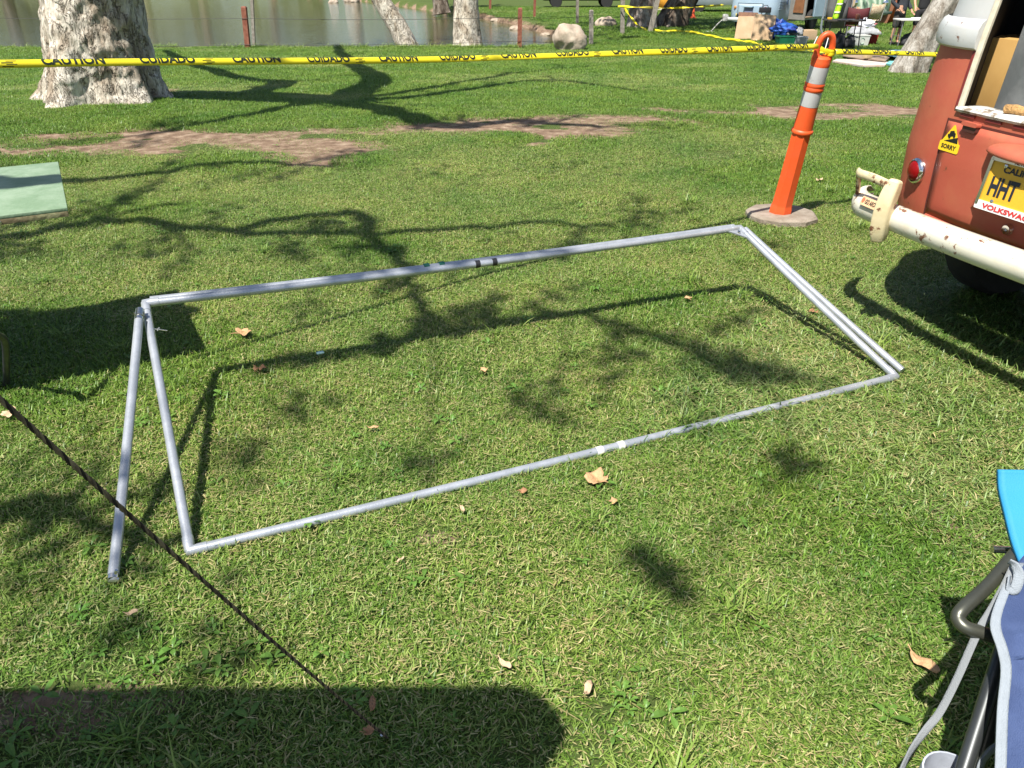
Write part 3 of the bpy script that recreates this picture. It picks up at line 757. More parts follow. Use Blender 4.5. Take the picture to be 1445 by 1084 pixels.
for u, v in ((851, 639), (880, 631)):
    t = min(range(1001), key=lambda k: (Q.lerp(Rr, k / 1000) - G(u, v, .02)).length) / 1000
    band(pn, Q, Rr, t, .022, WHITET, bow=.004)
pf = pipe(TL, TR, 'far_rail', .012)
for u, v in ((677, 374), (701, 371)):
    t = min(range(1001), key=lambda k: (TL.lerp(TR, k / 1000) - G(u, v, .36)).length) / 1000
    band(pf, TL, TR, t, .020, BLACKT, bow=.012)
pipe(Q, TL, 'side_rail', .004); pipe(Rr, TR, 'side_rail', .004)
# mitred corners
for c, a, b in ((Q, Rr, TL), (Rr, Q, TR), (TL, TR, Q), (TR, TL, Rr)):
    mb = MB(); da = (a - c).normalized(); db = (b - c).normalized()
    pts = [c + da * .045, c + da * .02, c, c + db * .02, c + db * .045]
    mb.tube(pts, [RP + .0014, RP + .0014, RP + .0012, RP + .0014, RP + .0014], n=14); part(mb, 'corner_joint', GALV, fr)
# hinged legs with their own rail behind the far rail
ax = (TR - TL).normalized(); back = Vector((-.005, .0285, -.002))
HL = G(196, 452, .362); HR = TR + Vector((.03, .02, -.012))
r2 = pipe(TL + back + ax * .01, TR + back - ax * .02, 'rear_rail', .010)
for u, v in ((606, 377), (627, 374)):
    a_, b_ = TL + back, TR + back
    t = min(range(1001), key=lambda k: (a_.lerp(b_, k / 1000) - G(u, v, .375)).length) / 1000
    band(r2, a_, b_, t, .022, GREENT, bow=.010, r=RP + .003)
pipe(HL, FL, 'leg', .006); pipe(HR, FR, 'leg', .004)
mb = MB(); d = (HL - FL).normalized()
mb.tube([HL - d * .002, HL + d * .010, HL + d * .011, HL + d * .018, HL + d * .019, HL + d * .05], [.0150, .0150, .0105, .0105, .0145, .0145], n=14); mb.tube([HL + d * .022 , TL + (Q - TL).normalized() * .06], .006, n=8)
mb.box(HL + d * .03, (.034, .010, .016), rotz(.3)); part(mb, 'hinge_clamp', STEEL, fr)
mb = MB(); f0 = FL - (HL - FL).normalized() * .012
mb.tube([FL, f0], .014, n=12); mb.tube([f0 + Vector((.022, -.004, .004)), f0 + Vector((-.012, .002, -.006))], .006, n=8); mb.tube([f0 + Vector((.012, 0, .02)), f0 + Vector((.018, -.002, .034))], .004, n=6)
part(mb, 'foot_bolt', STEEL, fr)
mb = MB(); b_ = TR + (TL - TR).normalized() * .05 + (Rr - TR).normalized() * .05
X = (TL - TR).normalized(); Y = (Rr - TR).normalized(); N = X.cross(Y).normalized()
mb.prism([(.012, .012), (.075, .012), (.012, .075)], TR - N * .003, X, Y, N, .006); part(mb, 'corner_plate', GALV, fr)
mb = MB(); p = TR + X * .034 + Y * .034; mb.tube([p - N * .010, p + N * .012], .007, n=8); part(mb, 'corner_bolt', STEEL, fr)
mb = MB(); p = TL + (Q - TL).normalized() * .13; e = Vector((.055, .006, -.012)); mb.tube([p, p + e * .5, p + e], .002, n=6); mb.tube([p + e * .45 + Vector((0, .012, 0)), p + e * .5 - Vector((0, .012, 0))], .0025, n=6); part(mb, 'hitch_pin', STEEL, fr)

# ------------------------------------------------------------------ orange delineator post
ORANGE = mat('orange_plastic', (.74, .095, .02), .48, 0, col2=(.66, .10, .03), vscale=9, thresh=(.48, .72), bump=.08, bscale=30, detail=8)
REFL = mat('reflective_sheet', (.56, .56, .57), .42, .25, col2=(.34, .33, .33), vscale=16, thresh=(.58, .72))
RUBBER = mat('dusty_rubber', (.205, .165, .125), .95, 0, col2=(.29, .245, .195), vscale=9, bump=.5, bscale=90)
dl = thing('delineator_post', 'orange plastic delineator post with two silver bands leaning on its base', 'traffic post', (1.68, 4.76, 0))
D0 = Vector((1.682, 4.752, .05)); D1 = G(1170.5, 43, 1.095)
DA = (D1 - D0).normalized(); DLn = (D1 - D0).length
DX = (Vector((1, 0, 0)) - DA * DA.x).normalized(); DY = DA.cross(DX)
DM = Matrix((DX, DY, DA)).transposed()
mb = MB(); base = []
for (x, y) in [(-.215, -.02), (-.17, -.125), (-.06, -.19), (.10, -.19), (.20, -.12), (.225, .02), (.16, .15), (.02, .20), (-.13, .17), (-.205, .08)]:
    base.append((x * .97, y))
O = Vector((1.69, 4.76, 0))
for z0, z1, s0, s1 in ((0.002, .034, 1, 1), (.034, .047, 1, .93)):
    k = len(base); vs = [O + Vector((x * s0, y * s0, z0)) for x, y in base] + [O + Vector((x * s1, y * s1, z1)) for x, y in base]
    fs = [(i, (i + 1) % k, k + (i + 1) % k, k + i) for i in range(k)]
    if z1 > .04: fs.append(tuple(range(k, 2 * k)))
    mb.add(vs, fs)
part(mb, 'rubber_base', RUBBER, dl, angle=25)
mb = MB()
def oct_ring(h, r, sq=0.0): return (r, h)
mb.lathe([(.070, -.02), (.070, .03), (.064, .045), (.0635, .06), (.058, .36), (.0565, .50)], n=8, c=D0, M=DM)
part(mb, 'lower_post', ORANGE, dl, angle=30)
mb = MB()
mb.lathe([(.054, .495), (.062, .50), (.064, .508), (.062, .516), (.0555, .522), (.0515, .66), (.0515, .735), (.0555, .742), (.0565, .752), (.053, .76), (.0555, .768), (.0555, .778), (.051, .785), (.0505, .87), (.053, .878), (.049, .895), (.046, .915), (.034, .925)], n=28, c=D0, M=DM)
up_ = part(mb, 'upper_post', ORANGE, dl)
for a, b in ((.655, .738), (.785, .872)):
    mb = MB(); mb.lathe([(.0525, a), (.0526, a + .002), (.0522, b - .002), (.0520, b)], n=28, c=D0, M=DM); part(mb, 'reflective_band', REFL, dl)
mb = MB(); hh = DLn
def D(x, z, y=0): return D0 + DX * x + DY * y + DA * z
k0 = .885
pts = [D(-.030, k0), D(-.038, k0 + .05), D(-.039, hh - .075), D(-.026, hh - .034), D(.0, hh - .019), D(.026, hh - .034), D(.039, hh - .075), D(.038, k0 + .05), D(.030, k0)]
mb.tube(spline(pts, 5), [.024, .024, .023, .022, .021] + [.0168] * 31 + [.021, .022, .023, .024, .024], n=14)
mb.tube([D(-.04, k0 + .012), D(-.02, k0 + .016), D(.02, k0 + .016), D(.04, k0 + .012)], [.022, .028, .028, .022], n=14)
mb.lathe([(.0, 0), (.014, .0), (.012, .014), (.0, .022)], n=12, c=D(.002, k0 + .03), M=DM)
part(mb, 'loop_handle', ORANGE, dl)

# ------------------------------------------------------------------ caution tapes
TAPE = mat('yellow_tape', (.74, .62, .02), .32, 0, var=.06, vscale=6); TAPE.node_tree.nodes['Principled BSDF'].inputs['Transmission Weight'].default_value = 0
INK = mat('tape_ink', (.014, .02, .012), .45)
WC = {w: text_geo(w, 10) for w in ('CAUTION', 'CUIDADO')}
def tape(name, label, pts, group, rot0=(20, 50, 40), first=0.0, scale=1.0, period=.58, prof=((0, 1), (1, 1))):
    P = spline(pts, 10); acc = [0.0]
    for i in range(1, len(P)): acc.append(acc[-1] + (P[i] - P[i - 1]).length)
    L = acc[-1]; R0 = .0262 * scale
    def fr_(s):
        i = max(1, min(len(P) - 1, int(np.searchsorted(acc, s)))); t = (s - acc[i - 1]) / max(1e-9, acc[i] - acc[i - 1])
        p = P[i - 1].lerp(P[i], t); d = (P[i] - P[i - 1]).normalized(); return p, d
    def Sf(s, a, off=0.0):
        """s along the tape, a across it (arc length from its middle, up positive)"""
        s = max(0, min(L, s)); p, d = fr_(s)
        nrm = Vector((d.y, -d.x, 0)).normalized()
        if nrm.y > 0: nrm = -nrm
        t = s / L; ra = math.radians(float(np.interp(t, [0, .5, 1], rot0)) + 7 * math.sin(s * 3.1) )
        RT = R0 * float(np.interp(t, prof[0], prof[1])); th = a / R0 + ra
        return p + nrm * (RT + off) * math.cos(th) + Vector((0, 0, 1)) * (RT + off) * math.sin(th)
    root = thing(name, label, 'caution tape', tuple(P[0]), group)
    mb = MB(); ss = list(np.linspace(0, L, max(20, int(L / .05)))); aa = list(np.linspace(-.038 * scale, .038 * scale, 13))
    mb.grid(lambda a, s: Sf(s, a), aa, ss); part(mb, 'tape_strip', TAPE, root, solid=.0006)
    s = first
    right = 1 if (P[-1] - P[0]).x > 0 else -1
    while s < L:
        for w, o in (('CAUTION', 0.0), ('CUIDADO', .48)):
            x0 = s + o * period; x1 = x0 + .30 * period
            if x0 > .01 and x1 < L - .01:
                vs, fs = WC[w]; mb = MB()
                mb.add([Sf(x0 + p[0] * (x1 - x0), (p[1] - .5) * .050 * scale, .0012) for p in vs], fs); part(mb, 'lettering', INK, root)
        x0 = s + .82 * period
        if 0 < x0 < L - .05:
            mb = MB()
            for k in range(4):
                mb.grid(lambda a, q: Sf(q, a, .0012), [-.030 + k * .010, -.026 + k * .010], list(np.linspace(x0 + .012 * (k % 2), x0 + .030 + .010 * (k % 2), 4)))
            part(mb, 'maker_mark', INK, root)
        s += period
    return root
tpA = AY(-160, 94, 2.22); hook = D(-.040, hh - .085) - Vector((.02, .03, 0))
mid1 = AY(210, 89, 2.66); mid2 = AY(640, 85, 3.43); mid3 = AY(930, 75.5, 3.98)
tape('caution_tape', 'long yellow caution tape stretched from the orange post to the left edge', [tpA, mid1, mid2, mid3, hook], 'yellow caution tapes', (38, 66, 58), first=-.21, prof=((0, .3, .5, .68, .82, 1), (.50, .52, .60, .72, .74, .66)))
tape('caution_tape', 'short yellow caution tape between the orange post and the red van', [D(.045, k0 + .062) - Vector((0, .03, 0)), AY(1240, 76, 4.75), AY(1330, 79, 4.95), AY(1420, 82, 5.15)], 'yellow caution tapes', (55, 58, 60), first=.05, period=.5, prof=((0, 1), (.70, .72)))
mb = MB()
kn = D(.038, k0 + .062); pts = [kn + (DX * math.cos(a) + DY * math.sin(a)) * .0235 for a in np.linspace(0, 2 * PI, 14)]
for o in (-.008, .008):
    mb.tube([p + DA * o for p in pts], .010, n=6, flat=(.35, 1))
mb.tube([D(-.04, hh - .085), D(-.01, k0 + .075, -.02), D(.03, k0 + .062, -.02)], .012, n=6, flat=(.3, 1))
o = tag(mb.build('tape_knot', TAPE), 'yellow tape knotted round the loop of the orange post', 'tape knot')

# ------------------------------------------------------------------ red van (rear)
E1 = Vector((.316, -.949, 0)).normalized(); NB = Vector((-.949, -.316, 0)).normalized(); FW = -NB
VP0 = G(1398, 284, .66) + E1 * .155; VP0.z = 0
def rust_paint(name, c, rust=.0, wear=None, rough=.38):
    m = bpy.data.materials.new(name); m.use_nodes = True; nt = m.node_tree; L = nt.links
    b = nt.nodes['Principled BSDF']; b.inputs['Roughness'].default_value = rough
    geo = nt.nodes.new('ShaderNodeNewGeometry')
    def noise(sc, det=5, ro=.65):
        n = nt.nodes.new('ShaderNodeTexNoise'); n.inputs['Scale'].default_value = sc; n.inputs['Detail'].default_value = det; n.inputs['Roughness'].default_value = ro
        L.new(geo.outputs['Position'], n.inputs['Vector']); return n
    n1 = noise(2.2); n2 = noise(13, 7, .7); n3 = noise(55, 4); 
    r = nt.nodes.new('ShaderNodeValToRGB'); r.color_ramp.elements[0].position = .3; r.color_ramp.elements[1].position = .72
    w = wear or tuple(min(1, x * 1.25 + .02) for x in c)
    r.color_ramp.elements[0].color = tuple(c) + (1,); r.color_ramp.elements[1].color = tuple(w) + (1,)
    L.new(n1.outputs[0], r.inputs[0])
    out = r.outputs[0]
    if rust > 0:
        k = nt.nodes.new('ShaderNodeValToRGB'); k.color_ramp.elements[0].position = .66 - rust * .115; k.color_ramp.elements[1].position = .70 - rust * .115
        L.new(n2.outputs[0], k.inputs[0])
        k2 = nt.nodes.new('ShaderNodeValToRGB'); k2.color_ramp.elements[0].position = .46; k2.color_ramp.elements[1].position = .70
        n4 = noise(4.5, 6); L.new(n4.outputs[0], k2.inputs[0])
        st = nt.nodes.new('ShaderNodeMix'); st.data_type = 'RGBA'; st.inputs[7].default_value = (.52, .33, .13, 1)
        mm = nt.nodes.new('ShaderNodeMath'); mm.operation = 'MULTIPLY'; mm.inputs[1].default_value = .75 * rust; L.new(k2.outputs[0], mm.inputs[0]); L.new(mm.outputs[0], st.inputs[0])
        L.new(out, st.inputs[6])
        mx = nt.nodes.new('ShaderNodeMix'); mx.data_type = 'RGBA'; mx.inputs[7].default_value = (.16, .062, .03, 1)
        L.new(k.outputs[0], mx.inputs[0]); L.new(st.outputs[2], mx.inputs[6]); out = mx.outputs[2]
        L.new(k.outputs[0], b.inputs['Roughness']) if False else None
    L.new(out, b.inputs['Base Color'])
    rr = nt.nodes.new('ShaderNodeMapRange'); rr.inputs[3].default_value = rough - .08; rr.inputs[4].default_value = rough + .18; L.new(n2.outputs[0], rr.inputs[0]); L.new(rr.outputs[0], b.inputs['Roughness'])
    bp = nt.nodes.new('ShaderNodeBump'); bp.inputs['Strength'].default_value = .06; bp.inputs['Distance'].default_value = .01; L.new(n3.outputs[0], bp.inputs['Height']); L.new(bp.outputs[0], b.inputs['Normal'])
    return m
REDP = rust_paint('faded_red_paint', (.40, .080, .046), .18, (.45, .108, .066), .44)
WHITEP = rust_paint('chalky_white_paint', (.50, .52, .52), .15, (.55, .56, .55), .45)
CREAMR = rust_paint('rusty_cream_paint', (.62, .60, .51), .72, (.70, .66, .53), .42)
YELR = rust_paint('yellowed_rusty_paint', (.60, .50, .30), .85, (.74, .66, .44), .45)
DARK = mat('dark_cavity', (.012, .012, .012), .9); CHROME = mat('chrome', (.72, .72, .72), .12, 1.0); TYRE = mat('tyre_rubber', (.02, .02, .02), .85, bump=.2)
GLASS = mat('dark_glass', (.02, .025, .03), .05, 0, spec=.8)

def plan(nrear=15, ncorner=10, halfw=.86, length=4.2, rc=.42, bow=.035):
    """closed plan outline as (w, t): w across, t forward from the rear"""
    pts = []
    wc = halfw - rc
    for k in range(nrear): 
        w = -wc + 2 * wc * k / (nrear - 1); pts.append((w, bow * (w / wc) ** 2))
    def corner(cx, cy, a0, a1, n, ry): return [(cx + rc * math.cos(a0 + (a1 - a0) * k / n), cy + ry * math.sin(a0 + (a1 - a0) * k / n)) for k in range(1, n + 1)]
    ry = rc * .95
    pts += corner(wc, bow + ry, -PI / 2, 0, ncorner, ry)
    for k in range(1, 13): pts.append((halfw, bow + ry + (length - 2 * (bow + ry)) * k / 12))
    pts += corner(wc, length - bow - ry, 0, PI / 2, ncorner, ry)
    for k in range(1, nrear): w = wc - 2 * wc * k / (nrear - 1); pts.append((w, length - bow * (w / wc) ** 2))
    pts += corner(-wc, length - bow - ry, PI / 2, PI, ncorner, ry)
    for k in range(1, 13): pts.append((-halfw, length - bow - ry - (length - 2 * (bow + ry)) * k / 12))
    pts += corner(-wc, bow + ry, PI, 1.5 * PI, ncorner, ry)[:-1]
    return pts
def inset(z):
    return float(np.interp(z, [.30, .40, .55, .75, .95, 1.15, 1.35, 1.55, 1.70, 1.80, 1.87, 1.92, 1.95], [.06, .02, .0, -.006, .004, .022, .05, .085, .13, .20, .32, .52, .80]))
def ring(pl, z, extra=0.0):
    i = inset(z) - extra; halfw = .86; L = 4.2
    return [(w * (halfw - i) / halfw, L / 2 + (t - L / 2) * (L / 2 - i) / (L / 2)) for w, t in pl]
def body_mesh(xf, z0, z1, nz, extra=0.0, hole=None, pl=None, cap=False):
    pl = pl or plan(); zs = sorted(set([round(float(z), 4) for z in np.linspace(z0, z1, nz)] + ([hole[2], hole[3]] if hole and z0 < hole[2] < z1 or hole and z0 < hole[3] < z1 else [])))
    zs = [z for z in zs if z0 <= z <= z1]
    mb = MB(); k = len(pl); vs = []; fs = []
    for z in zs:
        vs += [xf(w, t, z) for w, t in ring(pl, z, extra)]
    for j in range(len(zs) - 1):
        zm = (zs[j] + zs[j + 1]) / 2
        for i in range(k):
            wm = (pl[i][0] + pl[(i + 1) % k][0]) / 2; tm = (pl[i][1] + pl[(i + 1) % k][1]) / 2
            if hole and hole[0] < wm < hole[1] and tm < .3 and hole[2] < zm < hole[3]: continue
            a, b = j * k + i, j * k + (i + 1) % k
            fs.append((a, b, b + k, a + k))
    if cap: fs.append(tuple((len(zs) - 1) * k + i for i in range(k)))
    mb.add(vs, fs); return mb
def wheel(root, c, ax, r=.33, w=.17, hub=None):
    """tyre with a rim and hub cap as sub-parts"""
    ax = Vector(ax).normalized(); u = Vector((0, 0, 1)); s = ax.cross(u)
    M = Matrix((s, u, ax)).transposed()
    mb = MB(); mb.lathe([(r * .62, -w / 2), (r * .94, -w / 2), (r, -w * .36), (r, w * .36), (r * .94, w / 2), (r * .62, w / 2)], n=28, c=c, M=M)
    ty = part(mb, 'wheel', TYRE, root)
    mb = MB(); mb.lathe([(0.0, -w * .3), (r * .62, -w * .44), (r * .64, 0), (r * .62, w * .44), (r * .5, w * .36), (r * .46, w * .3), (r * .3, w * .42), (.001, w * .5)], n=28, c=c, M=M)
    part(mb, 'rim', hub or CHROME, ty)
    return ty

van = thing('red_van', 'faded red van with white upper half and rusty cream bumper seen from behind', 'van', tuple(VP0 + FW * 2))
def VX(w, t, z): return VP0 + E1 * w + FW * t + Vector((0, 0, z))
wc = .44
pl = plan(nrear=23, ncorner=14, rc=.42, bow=.03)
body = part(body_mesh(VX, .455, 1.15, 20, hole=(-.425, .425, .945, 1.62), pl=pl), 'body', REDP, van)
upper = part(body_mesh(VX, 1.15, 1.95, 22, extra=.0, hole=(-.425, .425, .945, 1.62), pl=pl, cap=True), 'upper_body', WHITEP, van)
# rounded lip where the white half begins: runs round the body but stops at the tailgate opening
def lip(w0, w1):
    mb = MB(); rg = ring(pl, 1.155, .0); k = len(rg)
    idx = [i for i in range(k)]
    # order the outline from the opening's right side, round the van, to its left side
    order = [i for i in range(k)]
    st = max(i for i in range(23) if pl[i][0] <= .44)
    order = [(st + j) % k for j in range(k)]
    seq = [i for i in order if not (abs(pl[i][0]) < .425 and pl[i][1] < .3)]
    sec = [(-.004, -.012), (.010, -.018), (.022, -.010), (.026, .008), (.024, .05), (.014, .075), (.0, .085)]
    vs = []
    for i in seq:
        w, t = rg[i]; d = Vector((w * 1.0, (t - 2.1) * .45, 0)); 
        dd = Vector((w - np.sign(w) * min(abs(w), .44), 0, 0)) if .45 < t < 3.75 else Vector((w - np.sign(w) * min(abs(w), .44), (t - .45) if t < .45 else (t - 3.75), 0))
        dd = dd.normalized() if dd.length > 1e-6 else Vector((0, -1, 0))
        for o, z in sec: vs.append(VX(w + dd.x * o, t + dd.y * o, 1.155 + z))
    n = len(sec); fs = []
    for j in range(len(seq) - 1):
        for q in range(n - 1): fs.append((j * n + q, j * n + q + 1, (j + 1) * n + q + 1, (j + 1) * n + q))
    fs.append(tuple(range(n))); fs.append(tuple((len(seq) - 1) * n + q for q in range(n))[::-1])
    mb.add(vs, fs); return mb
part(lip(0, 0), 'white_lip', WHITEP, van)
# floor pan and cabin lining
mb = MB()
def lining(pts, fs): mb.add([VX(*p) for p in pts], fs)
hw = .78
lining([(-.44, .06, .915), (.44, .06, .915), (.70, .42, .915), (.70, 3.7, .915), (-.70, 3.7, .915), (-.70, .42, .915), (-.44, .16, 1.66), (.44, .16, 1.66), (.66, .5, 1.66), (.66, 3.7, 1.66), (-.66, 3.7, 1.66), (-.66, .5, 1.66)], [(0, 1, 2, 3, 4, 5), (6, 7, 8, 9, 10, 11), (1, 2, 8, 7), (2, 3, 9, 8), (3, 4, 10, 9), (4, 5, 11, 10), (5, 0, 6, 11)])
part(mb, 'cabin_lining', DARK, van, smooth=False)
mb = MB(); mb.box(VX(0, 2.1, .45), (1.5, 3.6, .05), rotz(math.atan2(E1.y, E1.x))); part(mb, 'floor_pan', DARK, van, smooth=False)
# surface of the rear for trim
def SV(w, z, off=0.0):
    i = inset(z); f = (.86 - i) / .86; wo = w / f
    a = abs(wo)
    if a <= wc: t = .03 * (wo / wc) ** 2
    else:
        q = min(1, (a - wc) / .42); t = .03 + .399 * (1 - math.sqrt(max(0, 1 - q * q)))
    t = 2.1 + (t - 2.1) * (2.1 - i) / 2.1
    return VX(w, t - off, z)
def panel(name, w0, w1, z0, z1, off, m, root, nw=16, nz=8, rad=0.0, th=.0):
    mb = MB(); mb.grid(lambda w, z: SV(w, z, off), list(np.linspace(w0, w1, nw)), list(np.linspace(z0, z1, nz)))
    return part(mb, name, m, root, solid=th)
RUBB = mat('seal_rubber', (.02, .018, .017), .8)
SEAM = mat('seam_shadowline', (.085, .016, .010), .8)
panel('lid_seam', -.4645, .4645, .5245, .8995, .0025, SEAM, van)
lid = MB(); ws = list(np.linspace(-.455, .455, 24)); zs = list(np.linspace(.534, .890, 14))
def lid_off(w, z):
    e = min(min(w + .455, .455 - w), min(z - .534, .890 - z)); return .0035 + .006 * min(1, e / .014)
lid.grid(lambda w, z: SV(w, z, lid_off(w, z)), ws, zs)
lidp = part(lid, 'engine_lid', REDP, van, solid=.002)
# pressed plate pad and its hood
mb = MB()
def pad(w, z, o): return SV(w, z, .010 + o)
poly_in = [(-.175, .655), (.175, .655), (.155, .845), (-.155, .845)]; poly_out = [(-.235, .612), (.235, .612), (.175, .862), (-.175, .862)]
mb.add([pad(w, z, .030) for w, z in poly_in] + [pad(w, z, -.004) for w, z in poly_out], [(0, 1, 2, 3), (4, 5, 1, 0), (5, 6, 2, 1), (6, 7, 3, 2), (7, 4, 0, 3)])
part(mb, 'plate_pad', REDP, lidp, angle=20)
mb = MB()
def hood(a, t):
    w = -.215 + .43 * a; prof = math.sin(PI * min(1, max(0, a))) ** .45
    ang = t * PI * .56
    return SV(w, .836 + .040 * prof * math.cos(ang), .012 + .080 * prof * math.sin(ang))
mb.grid(hood, list(np.linspace(.0, 1, 25)), list(np.linspace(0, 1, 9))); part(mb, 'plate_hood', REDP, lidp, solid=.004)
mb = MB()
pv = SV(0, .735, .0); PX_ = E1.copy(); tiltv = math.radians(7); PY_ = (Vector((0, 0, 1)) * math.cos(tiltv) + FW * math.sin(tiltv)).normalized(); PN_ = PX_.cross(PY_).normalized()
if PN_.dot(NB) < 0: PN_ = -PN_
PO = SV(0, .738, .046)
def rrect(w, h, r, n=4):
    out = []
    for cx, cy, a0 in ((w / 2 - r, h / 2 - r, 0), (-w / 2 + r, h / 2 - r, PI / 2), (-w / 2 + r, -h / 2 + r, PI), (w / 2 - r, -h / 2 + r, 1.5 * PI)):
        for k in range(n + 1): a = a0 + PI / 2 * k / n; out.append((cx + r * math.cos(a), cy + r * math.sin(a)))
    return out
mb.prism(rrect(.30, .148, .010), PO, PX_, PY_, PN_, .003)
plate = part(mb, 'licence_plate', mat('plate_yellow', (.72, .40, .03), .4, var=.06, vscale=20), lidp, smooth=False)
NAVYI = mat('plate_ink', (.015, .018, .03), .5)
mb = MB(); text_on(mb, 'CALIFORNIA', PO + PN_ * .0045, PX_, PY_, .20, .022, 0, .052); part(mb, 'plate_lettering', NAVYI, plate, smooth=False)
mb = MB(); text_on(mb, 'HHT', PO + PN_ * .0045, PX_, PY_, .112, .066, -.074, -.010); part(mb, 'plate_number', NAVYI, plate, smooth=False)
mb = MB()
for (w, h, x, y) in ((.318, .014, 0, .080), (.012, .166, -.155, 0), (.012, .166, .155, 0)):
    mb.prism(rrect(w, h, .004), PO + PX_ * x + PY_ * y + PN_ * .002, PX_, PY_, PN_, .006)
part(mb, 'plate_surround', CHROME, plate, smooth=False)
mb = MB(); mb.prism(rrect(.318, .030, .004), PO - PY_ * .080 + PN_ * .002, PX_, PY_, PN_, .006); ps = part(mb, 'dealer_strip', mat('strip_white', (.72, .71, .70), .4), plate, smooth=False)
mb = MB(); text_on(mb, 'VOLKSWAGEN', PO + PN_ * .0095 - PY_ * .080, PX_, PY_, .235, .018, -.01, 0); part(mb, 'strip_lettering', mat('strip_red', (.55, .03, .03), .5), plate, smooth=False)
mb = MB(); text_on(mb, 'NEW', PO + PN_ * .0085 + PY_ * .080, PX_, PY_, .04, .009, -.045, 0); part(mb, 'surround_lettering', NAVYI, plate, smooth=False)
for x, y in ((-.095, .064), (-.098, -.060), (.095, .064)):
    mb = MB(); mb.lathe([(.007, 0), (.007, .004), (.003, .006)], n=10, c=PO + PX_ * x + PY_ * y + PN_ * .003, M=Matrix((PX_, PY_, PN_)).transposed()); part(mb, 'plate_screw', STEEL, plate)
# lid catch, lock, warning sticker, tail lamps, window rubber
def frame_at(w, z):
    X = (SV(w + .01, z) - SV(w - .01, z)).normalized(); Y = (SV(w, z + .01) - SV(w, z - .01)).normalized(); N = X.cross(Y).normalized()
    return X, Y, (N if N.dot(NB) > 0 else -N)
X, Y, N = frame_at(-.325, .881); O = SV(-.325, .882, .006)
mb = MB(); mb.prism(rrect(.066, .024, .006), O, X, Y, N, .016); part(mb, 'hinge_cap', mat('dark_hinge', (.06, .02, .016), .4), lidp, smooth=False)
mb = MB(); mb.prism(rrect(.075, .014, .005), O + Y * .016, X, Y, N, .022); part(mb, 'hinge_knuckle', REDP, lidp, smooth=False)
for s in (1,):
    X, Y, N = frame_at(.325, .881); O = SV(.325, .882, .006)
    mb = MB(); mb.prism(rrect(.066, .024, .006), O, X, Y, N, .016); part(mb, 'hinge_cap', mat('dark_hinge', (.06, .02, .016), .4), lidp, smooth=False)
X, Y, N = frame_at(-.042, .590); M3 = Matrix((X, Y, N)).transposed()
mb = MB(); mb.lathe([(.021, 0), (.021, .006), (.016, .012), (.0155, .018), (.006, .018), (.004, .012)], n=24, c=SV(-.042, .590, .009), M=M3); part(mb, 'lid_lock', CHROME, lidp)
# warning sticker
X, Y, N = frame_at(-.408, .836); O = SV(-.408, .836, .0115)
YEL = mat('sticker_yellow', (.85, .56, .02), .4); BLK = mat('sticker_black', (.012, .012, .012), .4)
mb = MB(); tri = []
for cx, cy, a0 in ((.0, .040, R(30)), (-.047, -.030, R(150)), (.047, -.030, R(270))):
    for k in range(5): a = a0 + R(120) * k / 4; tri.append((cx + .006 * math.cos(a), cy + .006 * math.sin(a)))
mb.prism(tri, O, X, Y, N, .0006); mb.prism(rrect(.108, .036, .007), O - Y * .034 + N * .0003, X, Y, N, .0006)
stk = part(mb, 'warning_sticker', YEL, van, smooth=False)
mb = MB()
mb.prism([(-.034, -.016), (.036, -.016), (.036, -.006)], O + N * .0010, X, Y, N, .0004)
mb.prism([(-.034, -.016), (.040, -.016), (.034, .006)], O + N * .0012, X, Y, N, .0004)
ca, sa = math.cos(R(14)), math.sin(R(14)); X2 = X * ca + Y * sa; Y2 = Y * ca - X * sa
mb.prism(rrect(.040, .011, .004), O + Y * .010 - X * .002 + N * .0010, X2, Y2, N, .0006); mb.prism([(-.014, .004), (.014, .004), (.009, .015), (-.010, .015)], O + Y * .010 + N * .0010, X2, Y2, N, .0006)
for q in (-.012, .012): mb.prism([(q + .006 * math.cos(a), -.006 + .006 * math.sin(a)) for a in np.linspace(0, 2 * PI, 9)[:-1]], O + Y * .010 + N * .0012, X2, Y2, N, .0006)
text_on(mb, 'SORRY', O + N * .0016, X, Y, .080, .017, 0, -.034); part(mb, 'sticker_print', BLK, stk, smooth=False)
REDL = mat('red_lens', (.20, .004, .005), .3, spec=.2)
for sgn in (-1, 1):
    w = .557 * sgn; X, Y, N = frame_at(w, .677); M3 = Matrix((X, Y, N)).transposed(); c = SV(w, .677, .0)
    mb = MB(); mb.lathe([(.052, -.01), (.052, .006), (.048, .015), (.042, .018), (.040, .012)], n=28, c=c, M=M3); tl = part(mb, 'tail_light', CHROME, van)
    mb = MB(); mb.lathe([(.041, .008), (.040, .016), (.030, .026), (.014, .031), (.0, .032)], n=28, c=c, M=M3); part(mb, 'red_lens', REDL, tl)
# tailgate opening: channel, seal, worn sill
def rim_box(name, a, b, wd, th, m, root=van, n=12, lift=0.0):
    mb = MB(); pts = [SV(a[0] + (b[0] - a[0]) * k / n, a[1] + (b[1] - a[1]) * k / n, lift) for k in range(n + 1)]
    mb.tube(pts, wd, n=8, flat=(1, th / wd)); return part(mb, name, m, root)
MAROON = mat('maroon_edge', (.17, .022, .02), .5)
rim_box('opening_edge', (-.437, .945), (-.437, 1.14), .010, .010, MAROON); rim_box('opening_edge', (.437, .945), (.437, 1.14), .010, .010, MAROON)
CREAM = mat('cream_trim', (.55, .50, .38), .5, var=.2, vscale=30)
for s in (-1, 1): rim_box('side_channel', (.422 * s, .94), (.417 * s, 1.62), .012, .012, CREAM)
rim_box('top_channel', (-.42, 1.62), (.42, 1.62), .014, .014, CREAM)
rim_box('opening_sill', (-.43, .938), (.43, .938), .014, .012, mat('worn_sill', (.62, .61, .57), .5, col2=(.22, .17, .12), vscale=18, thresh=(.5, .6)))
